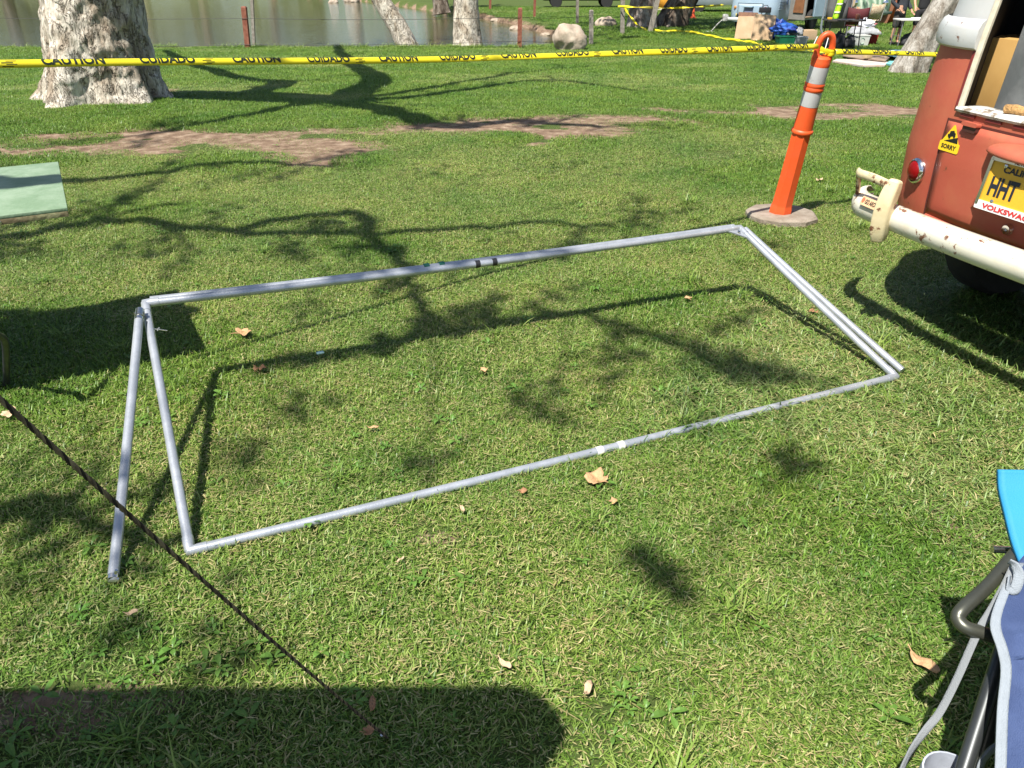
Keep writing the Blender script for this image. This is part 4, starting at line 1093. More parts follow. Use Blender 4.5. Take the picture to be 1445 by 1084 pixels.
mb = MB(); mb.grid(lambda w, t: VX(w, t, .945 + .01 * math.sin(w * 30) * .3), list(np.linspace(-.41, .41, 20)), [.022, .05, .10]); part(mb, 'sill_shelf', mat('peeling_white', (.66, .66, .63), .6, col2=(.16, .13, .10), vscale=14, thresh=(.54, .60)), van, solid=.006)
for k in range(7):
    w = -.37 + k * .125; X, Y, N = frame_at(w, .922); mb = MB(); mb.prism(rrect(.075, .010, .004), SV(w, .921, .001), X, Y, N, .004); part(mb, 'drain_lip', MAROON, van, smooth=False)
mb = MB(); pts = [VX(-.25 + k * .034, .055 + .008 * math.sin(k * .9), .962 + .004 * math.sin(k * 1.7)) for k in range(21)]
mb.tube(pts, .016, n=10)
tag(mb.build('coir_roll', mat('coir', (.42, .24, .09), .95, var=.4, vscale=60, bump=1, bscale=120)), 'brown fibre roll lying along the sill of the red van', 'door draught roll')
# things in the load bay
PLY = mat('varnished_plywood', (.46, .27, .085), .45, col2=(.55, .34, .12), vscale=4, thresh=(.3, .7)); 
bx_ = thing('wooden_cabinet', 'varnished plywood cabinet just inside the open tailgate of the red van', 'cabinet', tuple(VX(-.52, .35, .92)))
RZ = rotz(math.atan2(E1.y, E1.x))
mb = MB(); mb.box(VX(-.53, .42, 1.045), (.22, .36, .245), RZ, bev=.004); part(mb, 'cabinet_carcass', PLY, bx_)
mb = MB(); mb.box(VX(-.525, .224, 1.045), (.225, .016, .25), RZ, bev=.003); part(mb, 'cabinet_door', PLY, bx_)
mb = MB(); mb.prism(rrect(.052, .022, .010), VX(-.575, .214, 1.13), E1, Vector((0, 0, 1)), NB, .003); part(mb, 'finger_hole', BLK, bx_, smooth=False)
mb = MB(); M_ = RZ @ Matrix.Rotation(R(-6), 3, 'X')
mb.box(VX(-.115, .185, 1.135), (.55, .012, .43), M_, bev=.004)
tag(mb.build('metal_sheet', mat('dull_aluminium', (.26, .28, .28), .42, .6, col2=(.40, .41, .41), vscale=5, bump=.1)), 'dull grey metal sheet leaning inside the open tailgate of the red van', 'metal sheet')
# bumper: swept blade that wraps round both corners, guards, bow tubes
BZ = .517
def bump_path(w):
    a = abs(w); t = -.125 + .02 * (a / .5) ** 2
    if a > .66: t += .17 * ((a - .66) / .20) ** 2
    return t
mb = MB(); us = list(np.linspace(-.86, .86, 53)); sec = [(.030, -.046), (.008, -.048), (-.012, -.040), (-.026, -.024), (-.032, 0), (-.028, .024), (-.016, .040), (.004, .048), (.030, .048)]
def bmp(q, w):
    endk = max(0, (abs(w) - .78) / .08); s = math.sqrt(max(.02, 1 - endk * endk)) if endk > 0 else 1
    o, z = sec[q]; return VX(w, bump_path(w) + o, BZ + .01 * w + z * s)
vs = [bmp(q, w) for w in us for q in range(len(sec))]; n = len(sec); fs = [(j * n + q, j * n + q + 1, (j + 1) * n + q + 1, (j + 1) * n + q) for j in range(len(us) - 1) for q in range(n - 1)]
mb.add(vs, fs); bump_o = part(mb, 'bumper', CREAMR, van, solid=.006)
for s in (-1, 1):
    mb = MB(); w = .475 * s
    k = 9; pv_ = []
    for j in range(k):
        z = BZ - .095 + .255 * j / (k - 1); bulge = math.sin(PI * (.1 + .8 * j / (k - 1)))
        pv_.append(VX(w - .018 * s * (j / (k - 1) - .5), bump_path(w) - .030 - .026 * bulge, z))
    mb.tube(pv_, [.026, .034, .037, .037, .037, .036, .035, .033, .026], n=4, flat=(.95, 1.25)); gd = part(mb, 'bumper_guard', YELR, bump_o, smooth=False); bv = gd.modifiers.new('soft', 'BEVEL'); bv.width = .010; bv.segments = 3; bv.limit_method = 'NONE'
    mb = MB(); a = VX(w, bump_path(w) - .03, BZ + .125); pts = [a, VX(w + .12 * s, bump_path(w) - .03, BZ + .135), VX(w + .20 * s, -.135, BZ + .134), VX(w + .245 * s, -.105, BZ + .128), VX(w + .262 * s, -.08, BZ + .09), VX(w + .26 * s, -.07, BZ + .02)]
    mb.tube(spline(pts, 5), .0165, n=10, flat=(.6, 1.1)); part(mb, 'bow_tube', YELR, bump_o)
# hand lettered note on the bumper end
mb = MB(); ww = -.572
Xb = (VX(ww + .03, bump_path(ww + .03), 0) - VX(ww - .03, bump_path(ww - .03), 0)).normalized(); Nb = Xb.cross(Vector((0, 0, 1))).normalized(); Nb = Nb if Nb.dot(NB) > 0 else -Nb
Yb = (Vector((0, 0, 1)) * .93 - Nb * .36).normalized(); Nn = Xb.cross(Yb).normalized(); Nn = Nn if Nn.dot(NB) > 0 else -Nn
Ob = VX(ww, bump_path(ww), BZ) + Nb * .030 + Vector((0, 0, .031)) + Nn * .007
mb.prism(rrect(.135, .036, .006), Ob, Xb, Yb, Nn, .001); gs = part(mb, 'bumper_sticker', mat('sticker_peach', (.72, .46, .26), .5, var=.15, vscale=30), bump_o, smooth=False)
mb = MB(); text_on(mb, 'GO AROUND', Ob + Nn * .0018, Xb, Yb, .102, .020, .010, 0); part(mb, 'sticker_print', BLK, gs, smooth=False)
mb = MB(); mb.prism([(-.055 + .009 * math.cos(a), .002 + .012 * math.sin(a)) for a in np.linspace(0, 2 * PI, 11)[:-1]], Ob + Nn * .0011, Xb, Yb, Nn, .0006); part(mb, 'sticker_emblem', mat('emblem_pink', (.65, .16, .08), .5), gs, smooth=False)
mb = MB(); mb.tube([SV(-.45, .522, .0), SV(0, .520, .004), SV(.45, .522, .0)], .012, n=8); part(mb, 'lower_valance_edge', REDP, van)
for s in (-1, 1):
    for t in (.85, 3.25): wheel(van, VX(.70 * s, t, .33), E1 * s)
    for k in range(3):
        mb = MB(); z0, z1, t0_, t1_ = 1.22, 1.55, .9 + k * .95, 1.7 + k * .95
        f = lambda t, z: VX(s * (.86 - inset(z) + .004), t, z)
        mb.grid(f, list(np.linspace(t0_, t1_, 4)), list(np.linspace(z0, z1, 4))); part(mb, 'side_window', GLASS, van, solid=.004)
# raised tailgate, out of the picture above the opening
mb = MB(); mb.grid(lambda w, q: VX(w, .10 - q * .25, 1.66 + q * .60), list(np.linspace(-.42, .42, 9)), list(np.linspace(0, 1, 5))); tg = part(mb, 'tailgate', REDP, van, solid=.03)
# ------------------------------------------------------------------ green table on the left
MINT = mat('mint_paint', (.155, .235, .14), .65, 0, col2=(.23, .31, .21), vscale=7, bump=.25, bscale=50, detail=8)
EDGEW = mat('worn_table_edge', (.30, .29, .15), .7, 0, col2=(.17, .13, .07), vscale=16, bump=.3)
c0 = G(95, 293, .7); cR = G(82, 228, .7)
tx = Vector((c0.x - cR.x, c0.y - cR.y, 0)).normalized() * -1      # towards the far side
ty = Vector((-tx.y, tx.x, 0))                                        # towards the left
if ty.x > 0: ty = -ty
dep = (cR - c0).length; wid = 1.15
tb = thing('green_table', 'mint green painted wooden folding table cut off by the left edge', 'table', tuple(c0 + tx * dep / 2 + ty * wid / 2 - Vector((0, 0, .7))))
def TP(a, b, z): return Vector((c0.x, c0.y, 0)) + ty * a + tx * b + Vector((0, 0, z))
TRZ = rotz(math.atan2(ty.y, ty.x))
mb = MB(); mb.box(TP(wid / 2, dep / 2, .694), (wid, dep, .012), TRZ, bev=.003); part(mb, 'table_top', MINT, tb)
for (a, b, sx, sy) in ((wid / 2, .010, wid, .02), (wid / 2, dep - .010, wid, .02), (.010, dep / 2, .02, dep - .044), (wid - .010, dep / 2, .02, dep - .044)):
    mb = MB(); mb.box(TP(a, b, .679), (sx - .004, sy, .018), TRZ, bev=.002); part(mb, 'apron', EDGEW, tb)
mb = MB(); p = TP(.205, -.002, .679); mb.lathe([(.009, 0), (.009, .004), (.003, .006)], n=12, c=p, M=Matrix((ty, Vector((0, 0, 1)), -tx)).transposed()); part(mb, 'rivet', STEEL, tb)
TUBE = mat('table_tube', (.085, .088, .092), .4, .6, var=.3, vscale=30)
foot = G(9, 546); 
mb = MB(); pts = [TP(.30, .06, .66), G(-14, 455, .40), G(6, 480, .30), G(9, 515, .14), G(9, 543, .01)]
mb.tube(spline(pts, 6), .012, n=10); part(mb, 'leg', TUBE, tb)
for (a, b, da, db) in ((.62, dep - .12, .02, .04), (wid - .2, .08, .05, -.05), (wid - .2, dep - .12, .05, .04)):
    mb = MB(); mb.tube(spline([TP(a, b, .66), TP(a + da * .3, b + db * .5, .4), TP(a + da, b + db, .0)], 5), .012, n=10); part(mb, 'leg', TUBE, tb)

# ------------------------------------------------------------------ awning over the photographer's left, and its guy rope
AWZ = 2.1
def aw(u, v): g = G(u, v); return Vector((g.x - SUN_DX * AWZ, g.y - SUN_DY * AWZ, AWZ))
aR = aw(700, 972); aC = aw(798, 1035)
x1 = aC.x + .0; yf = aR.y
awn = thing('awning', 'tan canvas awning that shades the bottom left of the lawn', 'awning', (-1.9, -1.0, 0))
poly = [(-4.2, yf - .02)] + [tuple(aw(u, v)[:2]) for u, v in ((720, 971), (748, 976), (772, 992), (790, 1013), (799, 1033), (797, 1052), (786, 1070), (770, 1090))]
poly += [(poly[-1][0] - .04, -2.6), (-4.2, -2.6)]
mb = MB(); mb.prism(poly, (0, 0, AWZ), (1, 0, 0), (0, 1, 0), (0, 0, 1), .012); part(mb, 'canvas', mat('tan_canvas', (.45, .38, .26), .9, var=.1, vscale=4), awn, smooth=False)
POLE = mat('awning_pole', (.35, .36, .37), .4, .6)
for x, y in ((x1 - .35, yf - .1), (x1 - .3, -2.5), (-4.1, yf - .1), (-4.1, -2.5)):
    mb = MB(); mb.tube([(x, y, 0), (x, y, AWZ)], .014, n=10); part(mb, 'pole', POLE, awn)
peg = G(548, 1042)
ry = yf - .01; rr_ = ray(0, 530); NN = rr_.cross(peg - Vector((0, 0, CAM_H))); ex = -(NN.y * ry + NN.z * (AWZ - CAM_H)) / NN.x
def rope_mat():
    m = bpy.data.materials.new('twisted_rope'); m.use_nodes = True; nt = m.node_tree; b = nt.nodes['Principled BSDF']; b.inputs['Roughness'].default_value = .9
    at = nt.nodes.new('ShaderNodeAttribute'); at.attribute_name = 'strand'
    n = nt.nodes.new('ShaderNodeTexNoise'); n.inputs['Scale'].default_value = 90
    r = nt.nodes.new('ShaderNodeValToRGB'); r.color_ramp.elements[0].color = (.075, .048, .030, 1); r.color_ramp.elements[1].color = (.30, .22, .13, 1); r.color_ramp.elements[0].position = .35; r.color_ramp.elements[1].position = .7
    nt.links.new(n.outputs[0], r.inputs[0]); nt.links.new(r.outputs[0], b.inputs['Base Color']); return m
rp_root = thing('guy_rope', 'brown twisted guy rope running from upper left down to the grass', 'rope', tuple(peg))
end = Vector((ex, ry, AWZ)); RM = rope_mat(); Lr = (end - peg).length; dr = (end - peg).normalized(); s1 = dr.orthogonal().normalized(); s2 = dr.cross(s1)
for st in range(3):
    mb = MB(); pts = []; n = 420
    for k in range(n + 1):
        t = k / n; p = peg.lerp(end, t) - Vector((0, 0, .035 * 4 * t * (1 - t))); a = t * Lr / .028 * 2 * PI + st * 2 * PI / 3
        pts.append(p + (s1 * math.cos(a) + s2 * math.sin(a)) * .0014)
    mb.tube(pts, .0016, n=6); part(mb, 'strand', RM if st else mat('rope_dark', (.028, .018, .012), .9), rp_root)
mb = MB(); mb.tube([peg - Vector((0, 0, .03)), peg + Vector((-.01, -.01, .025))], .004, n=6); part(mb, 'peg', STEEL, rp_root)

# ------------------------------------------------------------------ camp chair, lower right
ch = thing('camp_chair', 'navy and bright blue folding camp chair cut off by the lower right edge', 'chair', (1.05, .85, 0))
SKYB = mat('sky_blue_fabric', (.016, .22, .44), .7, var=.06, vscale=6, bump=.1, bscale=300)
NAVY = mat('navy_fabric', (.028, .05, .13), .75, 0, col2=(.045, .075, .18), vscale=9, bump=.35, bscale=500)
PIPE = mat('pale_piping', (.24, .27, .30), .8, var=.08, vscale=40, bump=.3, bscale=400)
STRAP = mat('grey_webbing', (.20, .215, .225), .8, bump=.4, bscale=600)
CTUBE = mat('chair_tube', (.055, .060, .062), .38, .55, var=.15, vscale=20); OTUBE = mat('olive_chair_tube', (.085, .088, .07), .36, .6, var=.15, vscale=20)
side = Vector((.46, -.16, 0))
le = spline([AT(1408, 664, 1.42), AT(1409, 690, 1.41), AT(1417, 725, 1.385), AT(1427, 765, 1.36), AT(1438, 795, 1.34)], 5)
te = AT(1416, 658, 1.42)
mb = MB(); k = len(le)
mb.grid(lambda q, i: le[i] + side * q + Vector((0, 0, .012 * math.sin(q * PI) - (.0 if i else -.002))) + Vector((.02, .03, 0)) * math.sin(q * PI), [0, .02, .06, .15, .3, .5, .7, .85, 1], list(range(k)))
part(mb, 'headrest', SKYB, ch, solid=.012)
ne = spline([AT(1446, 782, 1.345), AT(1428, 806, 1.32), AT(1410, 845, 1.28), AT(1401, 880, 1.25), AT(1411, 915, 1.23), AT(1416, 945, 1.215), AT(1411, 1000, 1.185), AT(1408, 1084, 1.15), AT(1404, 1200, 1.10), AT(1400, 1330, 1.04)], 5)
mb = MB(); k = len(ne)
def nav(q, i): return ne[i] + side * q + Vector((.03, .05, 0)) * math.sin(q * PI) + Vector((0, .006, 0)) * math.sin(i * 1.1 + q * 9) * (q > .02)
mb.grid(nav, [0, .02, .05, .1, .2, .35, .5, .65, .8, .95, 1], list(range(k))); bk = part(mb, 'backrest', NAVY, ch, solid=.006)
mb = MB(); mb.grid(lambda q, i: nav(q, i) + Vector((-.004, -.008, .006)), [-.012, .0, .012, .018], list(range(14 if False else 3, k))); part(mb, 'edge_binding', PIPE, bk, solid=.003)
mb = MB(); pts = [AT(1485, 722, 1.42), AT(1436, 778, 1.37), AT(1395, 826, 1.33), AT(1360, 858, 1.305), AT(1352, 872, 1.30), AT(1362, 885, 1.29), AT(1386, 893, 1.285), AT(1412, 901, 1.28), AT(1470, 915, 1.27)]
mb.tube(spline(pts, 6), .0118, n=14); part(mb, 'arm_tube', OTUBE, ch)
mb = MB(); p = AT(1400, 775, 1.40); mb.tube([p, p + Vector((.03, -.002, .0))], .007, n=10); part(mb, 'pivot_bolt', STEEL, ch)
mb = MB(); a = AT(1418, 905, 1.31); b_ = AT(1362, 1080, 1.24); d = (b_ - a).normalized(); e_ = a + d * (a.z / -d.z) * .98
mb.tube([a - d * .05, a, b_, e_], .0125, n=14); part(mb, 'rear_leg', CTUBE, ch)
mb = MB(); o_ = Vector((.035, .02, -.01)); mb.tube([a + o_, b_ + o_ * 1.2, e_ + o_ * 1.5], .012, n=12); part(mb, 'front_leg', OTUBE, ch)
mb = MB(); a2 = a + side * 1.02; e2 = e_ + side * 1.02; mb.tube([a2, e2], .0145, n=12); part(mb, 'rear_leg', CTUBE, ch)
mb = MB(); mb.tube([a2 + o_, e2 + o_ * 1.5], .012, n=12); part(mb, 'front_leg', OTUBE, ch)
mb = MB(); pts = [AT(1440, 1047, 1.27), AT(1415, 1050, 1.26), AT(1395, 1062, 1.25), AT(1384, 1080, 1.25), AT(1380, 1110, 1.25)]; mb.tube(spline(pts, 5), .010, n=10, flat=(.5, 1.2)); part(mb, 'ground_bar', PIPE, ch)
def ribbon(name, pts, w, ang, m, root, n=8):
    P = spline(pts, n); mb = MB(); k = len(P)
    def f(q, i):
        t = (P[min(i + 1, k - 1)] - P[max(i - 1, 0)]).normalized(); s = t.cross(Vector((0, 1, 0))).normalized(); u_ = t.cross(s)
        a = ang(i / (k - 1)); return P[i] + (s * math.cos(a) + u_ * math.sin(a)) * w * q
    mb.grid(f, [-.5, -.2, .2, .5], list(range(k))); return part(mb, name, m, root, solid=.0018)
ribbon('carry_strap', [AT(1432, 796, 1.30), AT(1418, 826, 1.29), AT(1398, 862, 1.29), AT(1380, 892, 1.285), AT(1352, 955, 1.28), AT(1327, 1004, 1.28), AT(1305, 1032, 1.28), AT(1284, 1062, 1.28), AT(1268, 1100, 1.28), AT(1262, 1140, 1.28)], .012, lambda t: .9 + .25 * math.sin(t * 3) if t < .6 else .9 - 1.1 * min(1, (t - .6) / .2), STRAP, ch)
ribbon('strap_loop', [AT(1424, 792, 1.29), AT(1432, 798, 1.285), AT(1438, 812, 1.28), AT(1432, 832, 1.28), AT(1424, 828, 1.283), AT(1425, 812, 1.287)], .016, lambda t: .6, PIPE, ch)
cp = AT(1338, 1112, 1.26)
mb = MB(); mb.lathe([(.045, -.09), (.048, .0), (.046, .03), (.043, .03), (.040, -.08)], n=24, c=cp); cup = part(mb, 'cup_pocket', mat('pocket_mesh', (.36, .39, .45), .7, var=.2, vscale=20), ch)
mb = MB(); mb.grid(lambda q, z: cp + Vector((math.cos(q) * .0495, math.sin(q) * .0495, z)), list(np.linspace(-1.4, .9, 12)), [-.07, .032]); part(mb, 'pocket_trim', mat('pocket_dark', (.045, .042, .045), .8, bump=.3), cup, solid=.002)
# seat sling (beyond the edge of the picture)
mb = MB(); s0 = ne[-1]; mb.grid(lambda q, t: s0 + side * q + Vector((.04 * t, .40 * t, .06 * t - .03 * math.sin(PI * q))) + Vector((.28, 0, 0)) * t, [0, .25, .5, .75, 1], [0, .3, .6, 1.0]); part(mb, 'seat', NAVY, ch, solid=.006)

# ------------------------------------------------------------------ fallen leaves
LEAFD = [mat('dry_leaf_tan', (.44, .265, .13), .75, var=.3, vscale=40, bump=.4, bscale=150), mat('dry_leaf_brown', (.30, .155, .075), .75, var=.3, vscale=40, bump=.4, bscale=150), mat('dry_leaf_pale', (.52, .37, .23), .75, var=.25, vscale=40, bump=.4, bscale=150)]
def dry_leaf(u, v, size, kind, rz, label, m, curl=.35, seed=0):
    rs = random.Random(seed); g = GT(u, v) + Vector((0, 0, .030))
    out = []
    if kind == 'lobed':
        for k in range(30):
            a = 2 * PI * k / 30; r = .66 + .26 * abs(math.cos(a * 2.5)) ** 1.3 + rs.uniform(-.07, .07)
            if abs(a - PI * 1.0) < .25: r *= .5
            out.append((r * math.cos(a), r * math.sin(a)))
    else:
        for k in range(24):
            a = 2 * PI * k / 24; out.append((math.cos(a), .36 * math.sin(a) * (1 + .2 * math.cos(a)) + rs.uniform(-.03, .03)))
    R_ = rotz(rz); ph = rs.uniform(0, 6); vs = []
    def pt(x, y): return g + R_ @ Vector((x * size, y * size, size * (curl * (x * x * .5 + y * y * .9) + .16 * math.sin(x * 4 + ph) + .12 * math.sin(y * 5 + ph)) - .004))
    mb = MB(); n = len(out)
    for sc in (.35, .7, 1.0): vs += [pt(x * sc, y * sc) for x, y in out]
    vs.append(pt(0, 0)); fs = [(3 * n, k, (k + 1) % n) for k in range(n)]
    for j in (0, 1): fs += [(j * n + k, j * n + (k + 1) % n, (j + 1) * n + (k + 1) % n, (j + 1) * n + k) for k in range(n)]
    mb.add(vs, fs); mb.tube([pt(-.4, 0), pt(-.9, .05), pt(-1.3, .12)], size * .03, n=5)
    o = mb.build('dry_leaf', LEAFD[m], solid=.001); tag(o, label, 'leaf', 'dry leaves on the lawn'); return o
for k, a in enumerate([
    (345, 478, .048, 'lobed', .3, 'broad tan dry leaf inside the frame near its upper left corner', 0), (368, 528, .036, 'lobed', 1.4, 'folded brown dry leaf below the broad tan one inside the frame', 1),
    (840, 685, .050, 'lobed', 2.3, 'large curled tan dry leaf just below the white taped near rail', 0), (1300, 947, .042, 'oval', -.9, 'pointed tan dry leaf on the grass left of the camp chair', 0),
    (970, 428, .026, 'lobed', 2.0, 'small orange brown dry leaf inside the frame towards its right end', 0), (1147, 447, .028, 'lobed', .2, 'small brown dry leaf in the shadow of the right side rail', 1),
    (829, 982, .026, 'oval', 1.2, 'smooth oval pinkish dry leaf right of the awning shadow', 2), (713, 948, .022, 'oval', -.7, 'narrow pale dry leaf just above the awning shadow', 2),
    (1156, 259, .045, 'lobed', .9, 'dry leaf on the lawn right of the orange post', 2), (17, 592, .040, 'lobed', 2.8, 'pale dry leaf by the rope at the left edge', 2), (653, 728, .020, 'oval', 1.9, 'tiny pale dry leaf below the middle of the near rail', 2),
    (738, 703, .018, 'lobed', .3, 'tiny brown dry leaf left of the large curled one', 1), (566, 800, .016, 'oval', .9, 'tiny whitish dry leaf in the lower middle of the lawn', 2), (528, 612, .022, 'oval', .2, 'small tan dry leaf in the middle of the frame', 0),
    (683, 530, .022, 'lobed', 1.2, 'small brown dry leaf in the upper middle of the frame', 0), (527, 1005, .024, 'oval', 1.7, 'brown oval dry leaf inside the awning shadow beside the rope', 1), (522, 1043, .018, 'lobed', .4, 'small reddish dry leaf in the awning shadow', 1),
    (190, 875, .018, 'oval', .5, 'small pale dry leaf below the left leg of the frame', 2), (865, 715 + 2, .018, 'lobed', .5, 'small dry leaf just right of and below the large curled one', 0)]):
    a = list(a); a[2] *= .82; dry_leaf(*a, seed=k + 3)
mb = MB(); g = G(453, 507); mb.box(g + Vector((0, 0, .03)), (.03, .018, .006), rotz(.5), bev=.002); tag(mb.build('paper_scrap', mat('pale_blue_paper', (.42, .62, .60), .6)), 'tiny pale blue paper scrap lying inside the frame', 'litter')
# ------------------------------------------------------------------ pond fence, boulders
REDW = mat('red_stained_wood', (.19, .055, .03), .8, col2=(.26, .10, .06), vscale=12, bump=.5, bscale=60); GREYW = mat('weathered_wood', (.20, .175, .145), .9, col2=(.30, .27, .23), vscale=14, bump=.6, bscale=70)
WIRE = mat('fence_wire', (.03, .03, .03), .6, .5)
POSTS = {}
def post(key, u, v, ut, vt, w, m, label, cap=True):
    b = GT(u, v); t = AY(ut, vt, b.y); h = max(t.z - b.z, .5); 
    if vt < 0: h = max(h, 1.25)
    d = (t - b); d = d / d.z; b2 = b + d * -.2; t2 = b + d * h
    mb = MB(); sx = Vector((1, 0, 0)) * w / 2; sy = Vector((0, 1, 0)) * w / 2; vs = []
    for p, k in ((b2, 1), (t2 - Vector((0, 0, .03)), 1), (t2, .7)):
        vs += [p + (sx * i + sy * j) * k for i, j in ((-1, -1), (1, -1), (1, 1), (-1, 1))]
    fs = [(i + 4 * q, (i + 1) % 4 + 4 * q, (i + 1) % 4 + 4 * q + 4, i + 4 * q + 4) for q in (0, 1) for i in range(4)] + [(8, 9, 10, 11)]
    mb.add(vs, fs); o = mb.build('fence_post', m, smooth=False); tag(o, label, 'fence post', 'pond fence posts'); POSTS[key] = (b, d, h); return o
post('a', 350, 69, 344, 9, .13, REDW, 'red stained fence post in front of the pond right of the huge trunk')
post('a2', 358.5, 67, 355, -10, .08, GREYW, 'thin grey fence post just behind the red post nearest the huge trunk')
post('b', 733, 68, 734, 11, .12, REDW, 'red stained fence post left of the large boulder')
post('c', 754, 25, 755, -8, .11, REDW, 'red post on the grass across the water, right of the other one')
post('d', 691.5, 14, 692, -8, .12, REDW, 'red post on the far bank just right of the pale upright trunk')
post('e', 814.5, 35, 815, -8, .11, GREYW, 'grey wooden post on the slope beyond the large boulder')
post('f', 834, 63, 834.5, 14, .12, GREYW, 'short grey wooden post just right of the large boulder')
post('g', 878, 49, 879, -8, .13, GREYW, 'tall grey wooden post left of the thick mottled trunk')
post('h', 917, 46, 929, -6, .15, GREYW, 'leaning grey stake between the mottled trunk and the brown trunk')
def wire(label, pts, r=.006):
    P = []
    for i in range(len(pts) - 1):
        a, b = pts[i], pts[i + 1]
        for k in range(8): t = k / 8; P.append(a.lerp(b, t) - Vector((0, 0, .05 * 4 * t * (1 - t))))
    P.append(pts[-1]); mb = MB(); mb.tube(P, r, n=5); o = mb.build('fence_wire', WIRE); tag(o, label, 'wire', 'pond fence wires')
def pp(k, v, u): b, d, h = POSTS[k]; return AY(u, v, b.y - .08)
ya = POSTS['a'][0].y - .08; yb = POSTS['b'][0].y - .08
wire('upper fence wire strung along the front of the pond', [AY(-160, 22, ya), AY(347, 26, ya), AY(733, 24, yb), AY(834, 22, POSTS['f'][0].y - .08)])
wire('lower fence wire strung close to the grass along the pond', [AY(-160, 67, ya), AY(350, 63, ya), AY(733, 58, yb), AY(834, 56, POSTS['f'][0].y - .08)])
ROCK = mat('tan_boulder', (.30, .235, .175), .9, 0, col2=(.42, .35, .27), vscale=4, bump=.8, bscale=18)
def boulder(u, v, rx, ry_, rz, seed, label, lift=.75, base=None):
    b = base or GT(u, v); bm = bmesh.new(); bmesh.ops.create_icosphere(bm, subdivisions=4, radius=1)
    for q in bm.verts:
        p = q.co.copy(); n = 1 + .20 * mn.fractal(p * 1.3 + Vector((seed * 7.1, 0, 0)), 1, 2, 4); 
        c = mn.cell_vector(p * 1.1 + Vector((seed, 3, 1))).x * .10
        p = p * (n + c); q.co = Vector((p.x * rx, p.y * ry_, max(p.z, -.75) * rz + rz * lift))
    me = bpy.data.meshes.new('boulder'); bm.to_mesh(me); bm.free(); me.materials.append(ROCK); me.polygons.foreach_set('use_smooth', [True] * len(me.polygons))
    o = bpy.data.objects.new('boulder', me); COL.objects.link(o); o.location = b - Vector((0, 0, .05)); tag(o, label, 'boulder', 'boulders by the pond')
boulder(803, 71, .42, .40, .39, 3, 'large tan boulder between the red post and the short grey post')
boulder(855, 38, .40, .34, .26, 5, 'low boulder on the slope left of the tall grey post', .5)
for (u, v, r, l) in ((497, 3, .42, 'pale rock at the waterline near the top of the leaning trunk'), (470, 4, .28, 'smaller pale rock in the water left of the other one'), (700, 30, .2, 'small rock on the muddy bank right of the upright trunk'), (728, 42, .22, 'flat rock on the muddy bank above the large boulder'), (770, 50, .16, 'little rock on the muddy bank beside the large boulder')):
    boulder(u, v, r * 1.2, r, r * .7, int(u), l, .35, Vector(G(u, v, WATER_Z)))

# ------------------------------------------------------------------ the camp in the background
def bus(name, label, org, heading, paint, upper_m, group=None, hole=None, bumper=None, lens=True):
    h = Vector((heading[0], heading[1], 0)).normalized(); e = Vector((h.y, -h.x, 0))
    t = thing(name, label, 'van', tuple(org), group)
    X = lambda w, q, z: Vector(org) + e * w + h * q + Vector((0, 0, z))
    pl_ = plan(nrear=11, ncorner=7, rc=.42, bow=.03); k = len(pl_)
    def loft(z0, z1, nz, m, nm, cap=False):
        mb = MB(); zs = list(np.linspace(z0, z1, nz)); vs = []; fs = []
        for z in zs: vs += [X(w, q, z) for w, q in ring(pl_, z)]
        for j in range(nz - 1):
            zm = (zs[j] + zs[j + 1]) / 2
            for i in range(k):
                wm = (pl_[i][0] + pl_[(i + 1) % k][0]) / 2; tm = (pl_[i][1] + pl_[(i + 1) % k][1]) / 2
                if hole and wm > .8 and hole[0] < tm < hole[1] and zm > .42 and zm < 1.6: continue
                a, b = j * k + i, j * k + (i + 1) % k; fs.append((a, b, b + k, a + k))
        if cap: fs.append(tuple((nz - 1) * k + i for i in range(k)))
        mb.add(vs, fs); return part(mb, nm, m, t)
    loft(.36, 1.15, 11, paint, 'body'); loft(1.15, 1.95, 13, upper_m, 'upper_body', True)
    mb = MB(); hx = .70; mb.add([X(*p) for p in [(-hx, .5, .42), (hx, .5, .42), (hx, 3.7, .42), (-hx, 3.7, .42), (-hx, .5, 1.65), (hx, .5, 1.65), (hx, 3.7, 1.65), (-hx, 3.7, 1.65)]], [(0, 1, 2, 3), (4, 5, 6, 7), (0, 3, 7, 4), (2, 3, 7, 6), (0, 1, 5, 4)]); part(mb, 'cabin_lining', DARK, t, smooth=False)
    for s in (-1, 1):
        for q in (.85, 3.25): wheel(t, X(.71 * s, q, .33), e * s, hub=mat('hub_cap', (.5, .5, .48), .4, .4))
    def face(w, z, off, front=False):
        i = inset(z); a = min(1, abs(w) / .44); q = .03 * a * a + i
        if abs(w) > .44: r_ = min(1, (abs(w) - .44) / .42); q += .40 * (1 - math.sqrt(max(0, 1 - r_ * r_)))
        return X(w, (4.2 - q + off) if front else (q - off), z)
    bm_ = bumper or WHITEP
    for fr_, nm in ((False, 'rear_bumper'), (True, 'front_bumper')):
        mb = MB(); pts = []
        for q in range(17):
            w = -.86 + 1.72 * q / 16; o = -.15 + (.22 * ((abs(w) - .66) / .2) ** 2 if abs(w) > .66 else 0); pts.append(X(w, (4.2 - o) if fr_ else o, .45))
        mb.tube(pts, .055, n=10, flat=(.5, 1)); part(mb, nm, bm_, t)
    return t, X, face, e, h
BLUEP = rust_paint('pale_blue_paint', (.27, .37, .46), .0, (.36, .45, .52), .4); 
ob = GT(1053, 48); hb = (.70, .714)
bb, BX, BF, be, bh = bus('blue_van', 'pale blue van with open side doors and cardboard leaning on its tail', ob, hb, BLUEP, BLUEP, hole=(1.15, 3.0))
mb = MB(); mb.grid(lambda w, z: BF(w, z, .012), list(np.linspace(-.45, .45, 10)), list(np.linspace(.55, .92, 6))); lidb = part(mb, 'engine_lid', BLUEP, bb, solid=.012)
